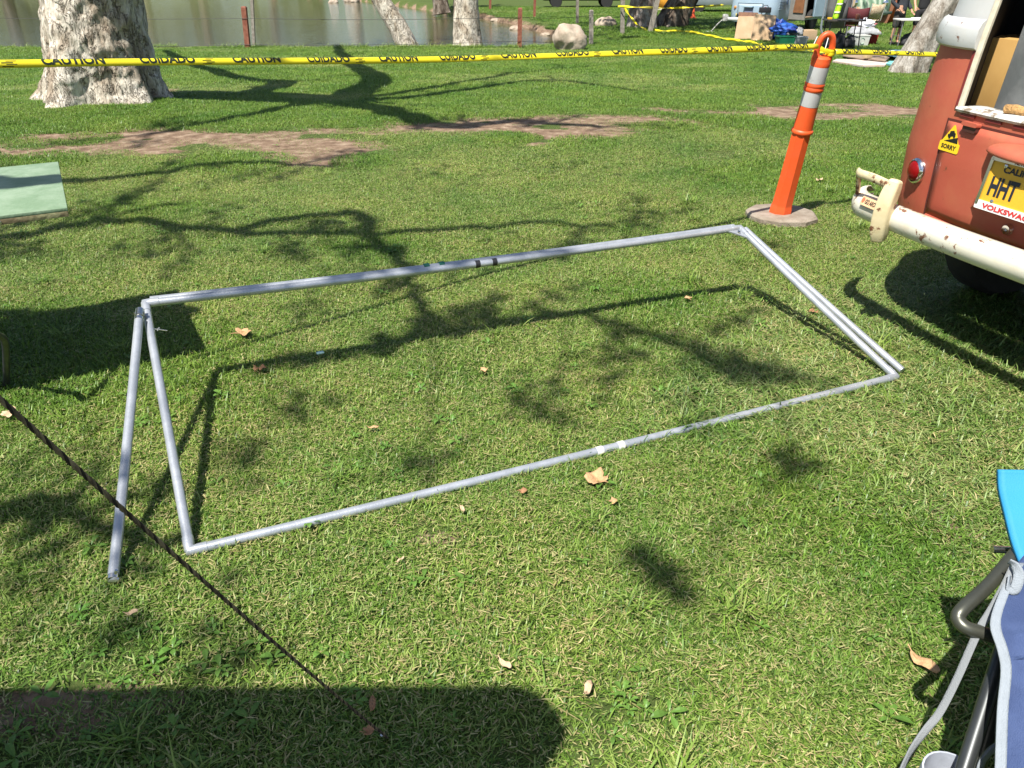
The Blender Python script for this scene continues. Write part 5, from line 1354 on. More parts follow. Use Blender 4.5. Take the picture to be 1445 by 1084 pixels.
mb = MB(); mb.grid(lambda w, z: BF(w, z, .006), list(np.linspace(-.47, .47, 10)), [.53, .94]); part(mb, 'lid_seam', DARK, bb)
mb = MB(); mb.box(BF(-.02, .84, .06), (.36, .12, .05), rotz(math.atan2(be.y, be.x)), bev=.02); part(mb, 'plate_hood', BLUEP, lidb)
mb = MB(); mb.box(BF(.0, .73, .04), (.30, .012, .15), rotz(math.atan2(be.y, be.x))); part(mb, 'licence_plate', mat('old_plate', (.16, .17, .26), .5), lidb, smooth=False)
for k in range(5):
    mb = MB(); mb.grid(lambda w, z: BF(w, z, .020), [-.50 + k * .055, -.472 + k * .055], [.50, .62]); part(mb, 'hazard_stripe', mat('stripe_yellow', (.62, .50, .10), .6) if k % 2 == 0 else BLK, bb, solid=.003)
for s in (-1, 1):
    X_ = be; c = BF(.56 * s, .80, 0.0); mb = MB(); mb.lathe([(.05, 0), (.05, .02), (.03, .035), (.001, .04)], n=14, c=c, M=Matrix((be, Vector((0, 0, 1)), be.cross(Vector((0, 0, 1))))).transposed()); part(mb, 'tail_light', REDL if s > 0 else mat('amber_lens', (.5, .22, .06), .3), bb)
for k in range(9):
    mb = MB(); z = .78 + k * .045; mb.add([BX(.868, .36, z), BX(.868, .80, z), BX(.885, .80, z - .018), BX(.885, .36, z - .018)], [(0, 1, 2, 3)]); part(mb, 'louvre', BLUEP, bb, solid=.004)
mb = MB(); c = BX(.875, .92, .98); mb.box(c, (.02, .07, .16), rotz(math.atan2(be.y, be.x)), bev=.004); part(mb, 'filler_flap', mat('flap_blue', (.05, .08, .14), .4), bb)
mb = MB(); mb.box(BX(.80, 2.07, .43), (.16, 1.8, .05), rotz(math.atan2(be.y, be.x)), bev=.006); part(mb, 'step_sill', mat('scuffed_sill', (.32, .22, .13), .7, var=.3, vscale=20), bb)
GREYD = mat('grey_door_lining', (.21, .20, .18), .8, var=.15, vscale=6)
mb = MB(); p = BX(.875, 1.15, 0); d = (be * .90 + bh * -.30).normalized()
mb.add([p + d * a + Vector((0, 0, z)) for a, z in ((.0, .45), (.72, .45), (.72, 1.62), (.0, 1.62))], [(0, 1, 2, 3)]); dr1 = part(mb, 'cargo_door', GREYD, bb, solid=.04, smooth=False)
mb = MB(); n_ = d.cross(Vector((0, 0, 1))); n_ = n_ if n_.y < 0 else -n_
mb.add([p + n_ * .035 + d * a + Vector((0, 0, z)) for a, z in ((.20, .66), (.64, .66), (.62, 1.10), (.24, 1.10))], [(0, 1, 2, 3)]); part(mb, 'brown_tray', mat('brown_board', (.22, .095, .04), .6, var=.2, vscale=10), dr1, solid=.03, smooth=False)
mb = MB(); p = BX(.875, 3.02, 0); d2 = (be * .22 + bh * .97).normalized()
mb.add([p + d2 * a + Vector((0, 0, z)) for a, z in ((.0, .45), (.72, .45), (.72, 1.62), (.0, 1.62))], [(0, 1, 2, 3)]); part(mb, 'cargo_door', BLUEP, bb, solid=.04, smooth=False)
for z in (.75, 1.05):
    mb = MB(); mb.box(BX(.2, 2.2, z), (.7, .6, .03), rotz(math.atan2(be.y, be.x))); part(mb, 'inner_shelf', mat('shelf_grey', (.12, .12, .12), .8), bb, smooth=False)
# tow gear at the van's left rear corner
mb = MB(); a = BX(-.80, -.12, .5); f = GT(1002, 46); mb.tube([a, a.lerp(f, .5) + Vector((0, 0, .03)), f], .02, n=6); mb.box(a - Vector((.02, .06, .02)), (.16, .14, .22), rotz(.4), bev=.03); mb.box(f + Vector((0, 0, .02)), (.30, .12, .05), rotz(.1), bev=.01)
tag(mb.build('tow_jack', mat('jack_white', (.58, .58, .56), .5, col2=(.15, .13, .12), vscale=14)), 'white jack propped at the left rear corner of the blue van', 'jack')

BAG_B = mat('blue_tarp', (.012, .022, .20), .45, col2=(.02, .10, .40), vscale=4, bump=.8, bscale=12)
def lump(name, c, size, m, seed, label, cat, amp=.35, group=None):
    bm = bmesh.new(); bmesh.ops.create_icosphere(bm, subdivisions=4, radius=1)
    for q in bm.verts:
        p = q.co.copy(); n = 1 + amp * mn.fractal(p * 1.6 + Vector((seed * 3.7, 1, 2)), .8, 2.1, 5)
        p *= n; q.co = Vector((p.x * size[0], p.y * size[1], max(p.z, -.55) * size[2] + size[2] * .55))
    me = bpy.data.meshes.new(name); bm.to_mesh(me); bm.free(); me.materials.append(m); me.polygons.foreach_set('use_smooth', [True] * len(me.polygons))
    o = bpy.data.objects.new(name, me); COL.objects.link(o); o.location = c; tag(o, label, cat, group); return o
lump('blue_bag', BX(.55, 1.25, .46), (.22, .2, .16), mat('bright_blue_bag', (.01, .09, .35), .5), 4, 'bright blue bag in the doorway of the blue van', 'bag')
CARD = mat('cardboard', (.42, .285, .165), .9, 0, col2=(.48, .34, .21), vscale=3, bump=.15, bscale=30)
def leaning(name, base_l, base_r, top_l, top_r, yb_, yt, th, m, label, cat, group=None):
    """a sheet standing on the lawn at base and leaning back to depth yt"""
    a, b = GT(*base_l), GT(*base_r); yy = (a.y + b.y) / 2
    c, d = AY(*top_r, yy + yt), AY(*top_l, yy + yt)
    mb = MB(); n = ((b - a).cross(d - a)).normalized()
    q = [a, b, c, d]; mb.add(q + [p + n * -th for p in q], [(0, 1, 2, 3), (7, 6, 5, 4), (0, 4, 5, 1), (1, 5, 6, 2), (2, 6, 7, 3), (3, 7, 4, 0)])
    o = mb.build(name, m, smooth=False); tag(o, label, cat, group); return o
leaning('wood_panel', (1040, 55), (1068, 54), (1043, 17), (1070, 18), 0, .42, .03, mat('dark_wood', (.15, .07, .035), .7, var=.3, vscale=10), 'dark wooden panel standing behind the two cardboard sheets', 'panel')
leaning('cardboard_sheet', (1036, 56), (1061, 56), (1042, 23), (1065.5, 23), 0, .32, .02, CARD, 'left of two brown cardboard sheets leaning on the blue van', 'cardboard', 'cardboard sheets leaning on the blue van')
leaning('cardboard_sheet', (1059, 57.5), (1089, 58.5), (1066, 19.5), (1096, 22), 0, .22, .02, CARD, 'right hand larger one of two brown cardboard sheets leaning on the blue van', 'cardboard', 'cardboard sheets leaning on the blue van')
pb = AY(1079, 19, ob.y - .55); mb = MB(); mb.box(pb + Vector((0, 0, .10)), (.36, .2, .16), None, bev=.02); mb.tube([pb + Vector((-.1, 0, .17)), pb + Vector((-.05, 0, .24)), pb + Vector((.06, 0, .24)), pb + Vector((.1, 0, .17))], .012, n=6)
tag(mb.build('black_case', mat('black_case', (.02, .02, .022), .5)), 'black carrying case resting above the cardboard sheets', 'case')
def tub(name, c, sx, sy, h, m, label, cat, rz=0.0, taper=.86, lid=None, group=None):
    t = thing(name, label, cat, tuple(c), group); M = rotz(rz); mb = MB()
    def rg(k, z): return [Vector(c) + M @ Vector((x * sx / 2 * k, y * sy / 2 * k, z)) for x, y in ((-1, -1), (1, -1), (1, 1), (-1, 1))]
    vs = rg(taper, .005) + rg(1, h) + rg(.93, h) + rg(taper * .92, .03); fs = [(3, 2, 1, 0), (12, 13, 14, 15)] + [(i + 4 * q, (i + 1) % 4 + 4 * q, (i + 1) % 4 + 4 * q + 4, i + 4 * q + 4) for q in (0, 1, 2) for i in range(4)]
    mb.add(vs, fs); part(mb, 'tub', m, t, smooth=False)
    mb = MB(); r1 = rg(1.04, h - .02) + rg(1.04, h + .008) + rg(.98, h + .008) + rg(.98, h - .02); mb.add(r1, [(i + 4 * q, (i + 1) % 4 + 4 * q, (i + 1) % 4 + (4 * q + 4) % 16, i + (4 * q + 4) % 16) for q in range(4) for i in range(4)]); part(mb, 'rim', m, t, smooth=False)
    return t
gb = GT(1107, 62)
tub('green_crate', gb, .52, .36, .22, mat('green_plastic', (.012, .14, .07), .45), 'green plastic crate on the grass below the blue tarp', 'crate', .1)
lump('blue_tarp', GT(1095, 57) + Vector((-.02, .15, .02)), (.34, .3, .40), BAG_B, 2, 'crumpled dark blue tarp beside the cardboard sheets', 'tarp', .5)
lump('blue_tarp', GT(1107, 60) + Vector((.02, .25, .26)), (.36, .22, .16), mat('blue_towel', (.015, .10, .42), .6, col2=(.02, .03, .2), vscale=5), 6, 'bright blue bundle lying on top of the green crate', 'tarp', .4)
tub('clear_bin', GT(1127, 62), .42, .32, .20, mat('milky_plastic', (.34, .36, .36), .35), 'milky clear plastic bin right of the green crate', 'bin', -.05)
lump('grey_bundle', GT(1122, 58) + Vector((0, .15, .16)), (.24, .2, .14), mat('grey_cloth', (.24, .25, .26), .8, var=.4, vscale=8), 9, 'grey plastic bundle behind the clear bin', 'bundle', .4)
mb = MB(); p = GT(1136, 57); mb.box(p + Vector((0, 0, .15)), (.55, .35, .30), rotz(.1), bev=.008); tag(mb.build('cardboard_box', CARD), 'low cardboard box on the grass below the open door of the blue van', 'box')
# grey canvas wall, vest, table
gw = GT(1172, 52); CANV = mat('grey_canvas', (.13, .13, .128), .9, var=.12, vscale=5)
gwt = thing('canvas_wall', 'grey canvas wall hanging beside the open doors of the blue van', 'canvas wall', tuple(gw))
mb = MB(); mb.grid(lambda q, z: gw + Vector((-.30 + .85 * q, .12 * q + .04 * math.sin(q * 14), z + .25)), list(np.linspace(0, 1, 18)), [0, .6, 1.2, 1.7]); part(mb, 'canvas', CANV, gwt, solid=.006)
mb = MB(); pts = spline([gw + Vector((-.36, -.03, 1.95)), gw + Vector((-.36, -.03, .9)), gw + Vector((-.38, -.04, .3)), gw + Vector((-.28, -.06, .06)), gw + Vector((-.16, -.06, .02))], 6); mb.tube(pts, .035, n=8); part(mb, 'bent_pole', mat('pole_grey', (.30, .33, .36), .4, .5), gwt)
mb = MB(); mb.tube([gw + Vector((.55, .12, 0)), gw + Vector((.55, .12, 1.98))], .02, n=8); mb.tube([gw + Vector((-.36, -.03, 1.95)), gw + Vector((.55, .12, 1.96))], .018, n=8); part(mb, 'pole', POLE, gwt)
vs_ = AY(1179.5, 30, gw.y - .15); HV = mat('hi_vis_cloth', (.42, .78, .02), .6, var=.1, vscale=6)
vt = thing('hi_vis_vest', 'bright yellow green safety vest hanging on the grey canvas', 'vest', tuple(vs_))
mb = MB(); mb.grid(lambda q, z: vs_ + Vector((-.14 + .20 * q + z * .14, .03 * math.sin(q * 7), z)), list(np.linspace(0, 1, 9)), list(np.linspace(0, 1.0, 8))); part(mb, 'vest_panel', HV, vt, solid=.012)
for z in (.22, .46):
    mb = MB(); mb.grid(lambda q, zz: vs_ + Vector((-.14 + .20 * q + zz * .14, .03 * math.sin(q * 7) - .012, zz)), list(np.linspace(0, 1, 9)), [z, z + .06]); part(mb, 'reflective_stripe', mat('vest_silver', (.55, .58, .45), .4), vt, solid=.004)
def folding_table(name, label, c, wx, wy, h, rz, topm, legm, white=False, bin_=None):
    t = thing(name, label, 'table', tuple(c)); M = rotz(rz); P = lambda x, y, z: Vector(c) + M @ Vector((x, y, 0)) + Vector((0, 0, z))
    mb = MB(); mb.box(P(0, 0, h - .02), (wx, wy, .04), M, bev=.008); part(mb, 'table_top', topm, t)
    for sx in (-1, 1):
        for sy in (-1, 1):
            mb = MB(); mb.tube([P(sx * wx * .40, sy * wy * .38, h - .04), P(sx * wx * .43, sy * wy * .44, 0)], .016, n=8); part(mb, 'leg', legm, t)
        mb = MB(); mb.tube([P(sx * wx * .415, -wy * .4, h * .4), P(sx * wx * .415, wy * .4, h * .4)], .010, n=6); part(mb, 'stretcher', legm, t)
    return t, P
BLKM = mat('black_metal', (.018, .018, .02), .45, .3)
tA_ = GT(1188, 70); tk, TPk = folding_table('black_table', 'black folding table in front of the grey canvas and vest', tA_ + Vector((-.05, .1, 0)), 1.0, .55, .74, -.05, mat('table_top_black', (.05, .042, .035), .5, var=.3, vscale=8), BLKM)
mb = MB(); mb.box(TPk(-.46, -.22, .775), (.10, .09, .05), rotz(.1), bev=.008); tag(mb.build('yellow_box', mat('yellow_plastic', (.75, .42, .02), .5)), 'small yellow box on the left end of the black table', 'box')
for k in range(3):
    lump('black_gear', TPk(-.3 + .28 * k, .0, .02 + .0), (.15, .14, .22 + .06 * (k % 2)), mat('black_gear', (.02, .02, .022), .6), 20 + k, ['black gear bag under the left end of the black table', 'black gear bag under the middle of the black table', 'black gear bag under the right end of the black table'][k], 'bag', .3, 'gear under the black table')
# white stool legs in front
for k, (a, b) in enumerate((((1152, 55), (1144, 72)), ((1168.5, 55), (1163, 74)))):
    g = GT(*b); mb = MB(); t_ = AY(*a, g.y + .1); mb.tube([g, t_, t_ + (t_ - g) * .2], .012, n=6); tag(mb.build('white_pole', mat('white_pole', (.66, .66, .66), .5)), ['thin white pole left of the loop of the orange post', 'thin white pole seen through the loop of the orange post'][k], 'pole', 'thin white poles')
# chairs
def camp_seat(name, label, c, rz, m, legm, w=.5, h=.44, bh_=.42, cross=None):
    t = thing(name, label, 'chair', tuple(c)); M = rotz(rz); P = lambda x, y, z: Vector(c) + M @ Vector((x, y, 0)) + Vector((0, 0, z))
    mb = MB(); mb.grid(lambda a, b: P((a - .5) * w, (b - .5) * w, h - .05 * math.sin(a * PI)), [0, .25, .5, .75, 1], [0, .5, 1]); part(mb, 'seat', m, t, solid=.015)
    mb = MB(); mb.grid(lambda a, b: P((a - .5) * w, w * .5 + .04 * math.sin(a * PI) + b * .12, h + .02 + b * bh_ - .05 * math.sin(a * PI) * b), [0, .25, .5, .75, 1], [0, .5, 1]); part(mb, 'backrest', m, t, solid=.015)
    for sx in (-1, 1):
        mb = MB(); mb.tube([P(sx * w * .5, -w * .5, 0), P(sx * w * .5, w * .52, h), P(sx * w * .5, w * .5 + .12, h + bh_)], .012, n=6); part(mb, 'leg', legm, t)
        mb = MB(); mb.tube([P(sx * w * .5, w * .5, 0), P(sx * w * .5, -w * .5, h + .16), P(sx * w * .5, w * .5, h + .18)], .012, n=6); part(mb, 'leg', legm, t)
    return t
camp_seat('maroon_chair', 'maroon folding camp chair behind the black table', GT(1203, 56), 2.8, mat('maroon_cloth', (.09, .012, .016), .8, var=.2, vscale=8), BLKM, .62, .42, .5)
camp_seat('red_chair', 'red patterned folding chair right of the maroon one', GT(1218, 53), .5, mat('red_pattern', (.42, .03, .05), .7, col2=(.70, .45, .42), vscale=16, thresh=(.5, .56)), BLKM, .5, .42, .36)
camp_seat('beige_chair', 'beige webbed folding chair in front of the green painted van', GT(1223, 47), PI + .2, mat('beige_webbing', (.55, .44, .30), .8, col2=(.36, .25, .16), vscale=26, thresh=(.48, .55)), mat('white_pole', (.66, .66, .66), .5), .5, .42, .5)
mb = MB(); p = GT(1203, 56); mb.lathe([(.05, 0), (.06, .12), (.055, .13), (.0, .13)], n=12, c=TPk(.36, .05, .742)); tag(mb.build('brown_jar', mat('brown_jar', (.16, .05, .025), .4)), 'brown jar on the right end of the black table', 'jar')
mb = MB(); p = GT(1191, 50); mb.box(p + Vector((0, .1, .9)), (.40, .04, 1.0), rotz(.05)); mb.box(p + Vector((-.1, .12, .2)), (.04, .04, .4)); mb.box(p + Vector((.1, .12, .2)), (.04, .04, .4)); tag(mb.build('tan_board', mat('tan_board', (.50, .38, .25), .8, var=.15, vscale=8)), 'tan board standing behind the maroon chair', 'board')
# tubs and bag
wb = tub('white_bin', GT(1212, 65.5), .40, .34, .30, mat('white_plastic', (.62, .62, .58), .5, var=.06, vscale=6), 'white plastic bin with a round green mark in front of the red one', 'bin', .12, .88)
c = GT(1212, 65.5); mb = MB(); mb.tube([c + Vector((.0 + .07 * math.cos(a), -.165, .16 + .08 * math.sin(a))) for a in np.linspace(.3, 5.6, 16)], .012, n=6, flat=(1, .3)); part(mb, 'round_mark', mat('mark_green', (.25, .40, .30), .6), wb)
tub('red_bin', GT(1221, 62), .55, .40, .36, mat('red_plastic', (.34, .015, .018), .5), 'red plastic bin behind the white one', 'bin', .1, .86)
def sheet_lump(name, c, sx, sy, m, label, cat, seed):
    mb = MB(); mb.grid(lambda x, y: Vector(c) + Vector((x * sx, y * sy, -.14 * max(0, max(abs(x), abs(y)) - .72) / .28 + .05 * mn.fractal(Vector((x * 2, y * 2, seed)), 1, 2, 4))), list(np.linspace(-1, 1, 22)), list(np.linspace(-1, 1, 14))); o = mb.build(name, m, solid=.006); tag(o, label, cat); return o
sheet_lump('grey_plastic_sheet', GT(1216, 63) + Vector((-.02, -.02, .44)), .42, .30, mat('grey_poly', (.34, .345, .35), .35, var=.3, vscale=6), 'grey plastic sheet draped over the white and red bins', 'plastic sheet', 2)
bg_ = GT(1217, 62) + Vector((.04, .05, .46))
bag = thing('white_bag', 'white plastic carrier bag on top of the draped bins', 'bag', tuple(bg_))
lb = lump('bag_body', bg_, (.22, .16, .13), mat('white_poly', (.66, .67, .70), .35), 11, None, None, .35); lb.parent = bag; lb.matrix_parent_inverse = Matrix.Translation(-Vector(bg_))
mb = MB(); mb.tube([bg_ + Vector((-.13, 0, .12)), bg_ + Vector((-.12, 0, .24)), bg_ + Vector((-.05, 0, .25)), bg_ + Vector((-.03, 0, .12))], .018, n=6, flat=(.4, 1)); part(mb, 'bag_handle', mat('white_poly', (.66, .67, .70), .35), bag)
# green painted van facing the camera
def mural():
    m = bpy.data.materials.new('swirled_green_paint'); m.use_nodes = True; nt = m.node_tree; b = nt.nodes['Principled BSDF']; b.inputs['Roughness'].default_value = .45
    tc = nt.nodes.new('ShaderNodeTexCoord'); n = nt.nodes.new('ShaderNodeTexWave'); n.inputs['Scale'].default_value = 1.3; n.inputs['Distortion'].default_value = 9; n.inputs['Detail'].default_value = 2; nt.links.new(tc.outputs['Object'], n.inputs['Vector'])
    r = nt.nodes.new('ShaderNodeValToRGB'); e = r.color_ramp.elements; e[0].color = (.16, .26, .17, 1); e[1].color = (.55, .60, .48, 1); q = e.new(.45); q.color = (.24, .36, .24, 1); q = e.new(.7); q.color = (.34, .45, .33, 1)
    nt.links.new(n.outputs[0], r.inputs[0]); nt.links.new(r.outputs[0], b.inputs['Base Color']); return m
og = GT(1222, 36); hg = Vector((-.12, -1, 0)).normalized(); og2 = og - hg * 4.2
mg = mural(); gv, GX, GF, ge, gh = bus('green_van', 'green swirl painted van facing the camera behind the folding chairs', og2, hg, mg, WHITEP, bumper=mat('dark_green_bumper', (.05, .075, .06), .5))
for s in (-1, 1):
    c = GF(.56 * s, .78, .0, True); mb = MB(); M_ = Matrix((ge, Vector((0, 0, 1)), hg)).transposed(); mb.lathe([(.11, -.02), (.11, .02), (.09, .035), (.05, .05), (.001, .055)], n=18, c=c, M=M_); hl = part(mb, 'headlight', CHROME, gv)
mb = MB(); mb.box(GF(-.12 + .62, .58, .05, True), (.30, .012, .14), rotz(math.atan2(ge.y, ge.x))); part(mb, 'licence_plate', mat('orange_plate', (.62, .30, .14), .5, col2=(.65, .6, .5), vscale=20), gv, smooth=False)
# tarps right of the green van
ot = GT(1254, 34); mb = MB(); mb.grid(lambda q, z: ot + Vector((-.12 + .5 * q + .1 * z, .03 * math.sin(q * 9), z)), list(np.linspace(0, 1, 10)), [.0, .6, 1.2, 1.8]); tag(mb.build('orange_tarp', mat('orange_tarp', (.52, .115, .02), .7, var=.2, vscale=4), solid=.02), 'orange tarp hanging right of the green painted van', 'tarp')
bt = GT(1249, 35.5); mb = MB(); mb.add([bt + Vector(p) for p in [(-.35, 0, .05), (.05, 0, .05), (.50, .05, 1.7), (.02, .05, 1.7)]] + [bt + Vector(p) for p in [(-.35, .03, .05), (.05, .03, .05), (.50, .08, 1.7), (.02, .08, 1.7)]], [(0, 1, 2, 3), (7, 6, 5, 4), (0, 4, 5, 1), (1, 5, 6, 2), (2, 6, 7, 3), (3, 7, 4, 0)]); tag(mb.build('brown_board', mat('rusty_board', (.24, .10, .05), .8, var=.2, vscale=5), smooth=False), 'slanting brown board against the orange tarp', 'board')
# white topped table at the right with dark gear under it
tW = GT(1283, 67); tw, TPw = folding_table('white_table', 'white topped folding table in front of the standing person', tW + Vector((0, .1, 0)), .95, .55, .74, .0, mat('white_top', (.62, .60, .56), .5), mat('grey_leg', (.22, .22, .22), .4, .5))
lump('black_duffel', TPw(.1, .05, .0), (.33, .22, .24), mat('black_gear', (.02, .02, .022), .6), 31, 'black duffel under the white topped table', 'bag', .25)
mb = MB(); mb.box(TPw(.1, .0, .755), (.30, .2, .03), rotz(.2), bev=.006); tag(mb.build('paper_stack', mat('paper_white', (.72, .72, .70), .7)), 'white papers lying on the white topped table', 'paper')

# ------------------------------------------------------------------ people
SKIN = mat('skin', (.46, .25, .16), .55); HAIRM = mat('dark_hair', (.03, .02, .014), .7); SHOE = mat('black_shoe', (.014, .014, .016), .5)
def skin_mesh(name, verts, edges, rads, m, root, sub=2, base=(0, 0, 0), rt=0):
    me = bpy.data.meshes.new(name); me.from_pydata([tuple(v) for v in verts], edges, []); me.materials.append(m)
    o = bpy.data.objects.new(name, me); COL.objects.link(o)
    md = o.modifiers.new('skin', 'SKIN'); md.use_smooth_shade = True
    for i, v in enumerate(me.skin_vertices[0].data):
        r = rads[i]; v.radius = r if isinstance(r, tuple) else (r, r); v.use_root = (i == rt)
    sd = o.modifiers.new('sub', 'SUBSURF'); sd.levels = sub; sd.render_levels = sub
    o.parent = root; o.matrix_parent_inverse = Matrix.Translation(-Vector(base)); return o
def person(c, rz, label, shirt, shorts, armsL, armsR, sleeve, stance=.14):
    """armsL / armsR: elbow and wrist in body coordinates (x to the person's left, y back, z up)"""
    t = thing('person', label, 'person', tuple(c)); M = rotz(rz); W_ = lambda p: Vector(c) + M @ Vector((p[0], p[1], 0)) + Vector((0, 0, p[2]))
    V = [(0, 0, .94), (0, .0, 1.12), (0, .01, 1.30), (0, .01, 1.43), (0, 0, 1.52), (0, -.02, 1.60), (0, -.02, 1.70), (0, -.01, 1.77)]; E_ = [(i, i + 1) for i in range(7)]
    Rr_ = [(.155, .105), (.140, .10), (.165, .11), (.10, .075), (.056, .056), (.075, .085), (.082, .10), (.055, .065)]
    for s, (el, wr) in ((1, armsL), (-1, armsR)):
        b = len(V); V += [(.19 * s, .01, 1.40), el, wr]; E_ += [(3, b), (b, b + 1), (b + 1, b + 2)]; Rr_ += [.058, .044, .028]
        d = (Vector(wr) - Vector(el)).normalized(); side_ = d.cross(Vector((0, 1, 0))).normalized() if abs(d.y) < .9 else Vector((1, 0, 0))
        p0 = Vector(wr) + d * .07; V.append(tuple(p0)); E_.append((b + 2, b + 3)); Rr_.append((.036, .018))
        for k, (o, l) in enumerate(((-.027, .075), (-.009, .088), (.009, .082), (.027, .065))):
            q = len(V); V += [tuple(p0 + side_ * o + d * l * .5), tuple(p0 + side_ * o + d * l + Vector((0, -.018, 0)))]; E_ += [(b + 3, q), (q, q + 1)]; Rr_ += [.009, .008]
        q = len(V); V += [tuple(Vector(wr) + d * .03 - side_ * .04 * s), tuple(Vector(wr) + d * .075 - side_ * .055 * s)]; E_ += [(b + 2, q), (q, q + 1)]; Rr_ += [.011, .009]
    legs = []
    for s in (1, -1):
        b = len(V); V += [(.10 * s, 0, .86), (stance * s, -.02, .50), (stance * 1.12 * s, .02, .10), (stance * 1.15 * s, -.10, .04)]; E_ += [(0, b), (b, b + 1), (b + 1, b + 2), (b + 2, b + 3)]; Rr_ += [.092, .060, .038, .035]; legs.append(b)
    skin_mesh('body', [W_(p) for p in V], E_, Rr_, SKIN, t, base=c)
    # clothes follow the body
    SV_ = [(0, 0, .86), (0, 0, 1.0), (0, .0, 1.14), (0, .01, 1.30), (0, .01, 1.43)]; SE = [(i, i + 1) for i in range(4)]; SR = [(.185, .135), (.175, .13), (.17, .125), (.185, .13), (.12, .09)]
    for s, (el, wr) in ((1, armsL), (-1, armsR)):
        b = len(SV_); e_ = Vector((.19 * s, .01, 1.40)).lerp(Vector(el), min(1, sleeve)); SV_ += [(.20 * s, .01, 1.40), tuple(e_)]; SE += [(4, b), (b, b + 1)]; SR += [.075, .062]
        if sleeve > 1: SV_.append(tuple(Vector(el).lerp(Vector(wr), .9))); SE.append((b + 1, b + 2)); SR.append(.054)
    skin_mesh('shirt', [W_(p) for p in SV_], SE, SR, shirt, t, base=c)
    HV_ = [(0, 0, .96), (0, 0, .88)]; HE = [(0, 1)]; HR_ = [(.165, .12), (.175, .125)]
    for s in (1, -1):
        b = len(HV_); HV_ += [(.105 * s, 0, .80), (stance * .9 * s, -.01, .58), (stance * s, -.015, .44)]; HE += [(1, b), (b, b + 1), (b + 1, b + 2)]; HR_ += [.112, .098, .094]
    skin_mesh('shorts', [W_(p) for p in HV_], HE, HR_, shorts, t, base=c)
    for s in (1, -1):
        x = stance * 1.12 * s; skin_mesh('sock', [W_((x, .02, .24)), W_((x, .02, .10))], [(0, 1)], [.048, .046], SHOE, t, 1, base=c)
        skin_mesh('shoe', [W_((x, .05, .05)), W_((x * 1.02, -.06, .045)), W_((x * 1.05, -.16, .035))], [(0, 1), (1, 2)], [(.05, .048), (.048, .042), (.038, .03)], SHOE, t, 1, base=c)
    skin_mesh('hair', [W_((0, .02, 1.68)), W_((0, .01, 1.76)), W_((0, 0, 1.80))], [(0, 1), (1, 2)], [(.088, .098), (.086, .10), (.05, .06)], HAIRM, t, 2, base=c)
    for s in (1, -1):
        mb = MB(); mb.lathe([(.001, -.012), (.012, 0), (.001, .012)], n=8, c=W_((.033 * s, -.112, 1.69))); part(mb, 'eye', BLK, t)
    mb = MB(); mb.tube([W_((0, -.112, 1.685)), W_((0, -.135, 1.65)), W_((0, -.112, 1.645))], [.010, .017, .014], n=8); part(mb, 'nose', SKIN, t)
    mb = MB(); mb.tube([W_((-.026, -.103, 1.615)), W_((0, -.110, 1.612)), W_((.026, -.103, 1.615))], .007, n=6); part(mb, 'mouth', mat('lips', (.30, .11, .09), .5), t)
    for s in (1, -1):
        mb = MB(); mb.lathe([(.001, -.008), (.026, -.004), (.026, .004), (.001, .008)], n=10, c=W_((.088 * s, 0, 1.675)), M=Matrix.Rotation(PI / 2, 3, 'Y')); part(mb, 'ear', SKIN, t)
    return t
CHAR = mat('charcoal_cloth', (.028, .032, .040), .85, var=.25, vscale=10); SHORT = mat('olive_shorts', (.035, .032, .028), .85, var=.2, vscale=10)
pc_ = GT(1257, 64); 
p1 = person(pc_ + Vector((.12, .1, 0)), .55, 'person in charcoal top and dark shorts with one hand at the hip', CHAR, SHORT, ((.30, .05, 1.14), (.34, -.12, .92)), ((-.36, .10, 1.16), (-.22, -.12, .96)), 2.0, .13)
mb = MB(); q = pc_ + Vector((.12, .1, 0)); text_on(mb, 'V', q + rotz(.55) @ Vector((0, -.142, 0)), rotz(.55) @ Vector((1, 0, 0)), Vector((0, 0, 1)), .09, .07, 0, 1.30); part(mb, 'chest_print', mat('print_white', (.6, .6, .6), .7), p1, smooth=False)
p2c = GT(1299, 62); person(p2c + Vector((.10, .55, 0)), -.35, 'person in black clothes partly hidden by the pale leaning trunk', mat('black_cloth', (.014, .014, .016), .85), mat('black_shorts', (.015, .015, .018), .85), ((.28, -.02, 1.15), (.20, -.20, .95)), ((-.28, -.02, 1.15), (-.24, -.22, .97)), .9, .12)

# ------------------------------------------------------------------ sheets and mats on the grass
def flat(name, pts, th, m, label, cat, lift=.03, group=None):
    P = [GT(u, v) for u, v in pts]; mb = MB(); n = len(P); z = max(p.z for p in P)
    a = [Vector((p.x, p.y, p.z + lift)) for p in P]; mb.add(a + [p + Vector((0, 0, th)) for p in a], [tuple(range(n))[::-1], tuple(range(n, 2 * n))] + [(i, (i + 1) % n, n + (i + 1) % n, n + i) for i in range(n)])
    o = mb.build(name, m, smooth=False); tag(o, label, cat, group); return o
flat('pale_board', [(1174, 90.5), (1218, 97.5), (1248, 97), (1252, 92), (1210, 88.5), (1180, 87.5)], .03, mat('pale_panel', (.52, .46, .42), .7, col2=(.60, .40, .30), vscale=3), 'long pale board lying on the grass right of the orange post', 'board')
flat('brown_cardboard', [(1188, 85), (1200, 87.5), (1248, 93), (1254, 88), (1232, 80), (1190, 80)], .02, mat('dark_cardboard', (.22, .15, .10), .9, col2=(.34, .25, .17), vscale=4), 'brown flattened cardboard lying behind the long pale board', 'cardboard', .075)
flat('tan_cardboard', [(1195, 78.5), (1238, 82), (1250, 79.5), (1232, 76), (1198, 75.5)], .02, CARD, 'tan cardboard sheet farthest back among the things lying on the grass', 'cardboard', .03)
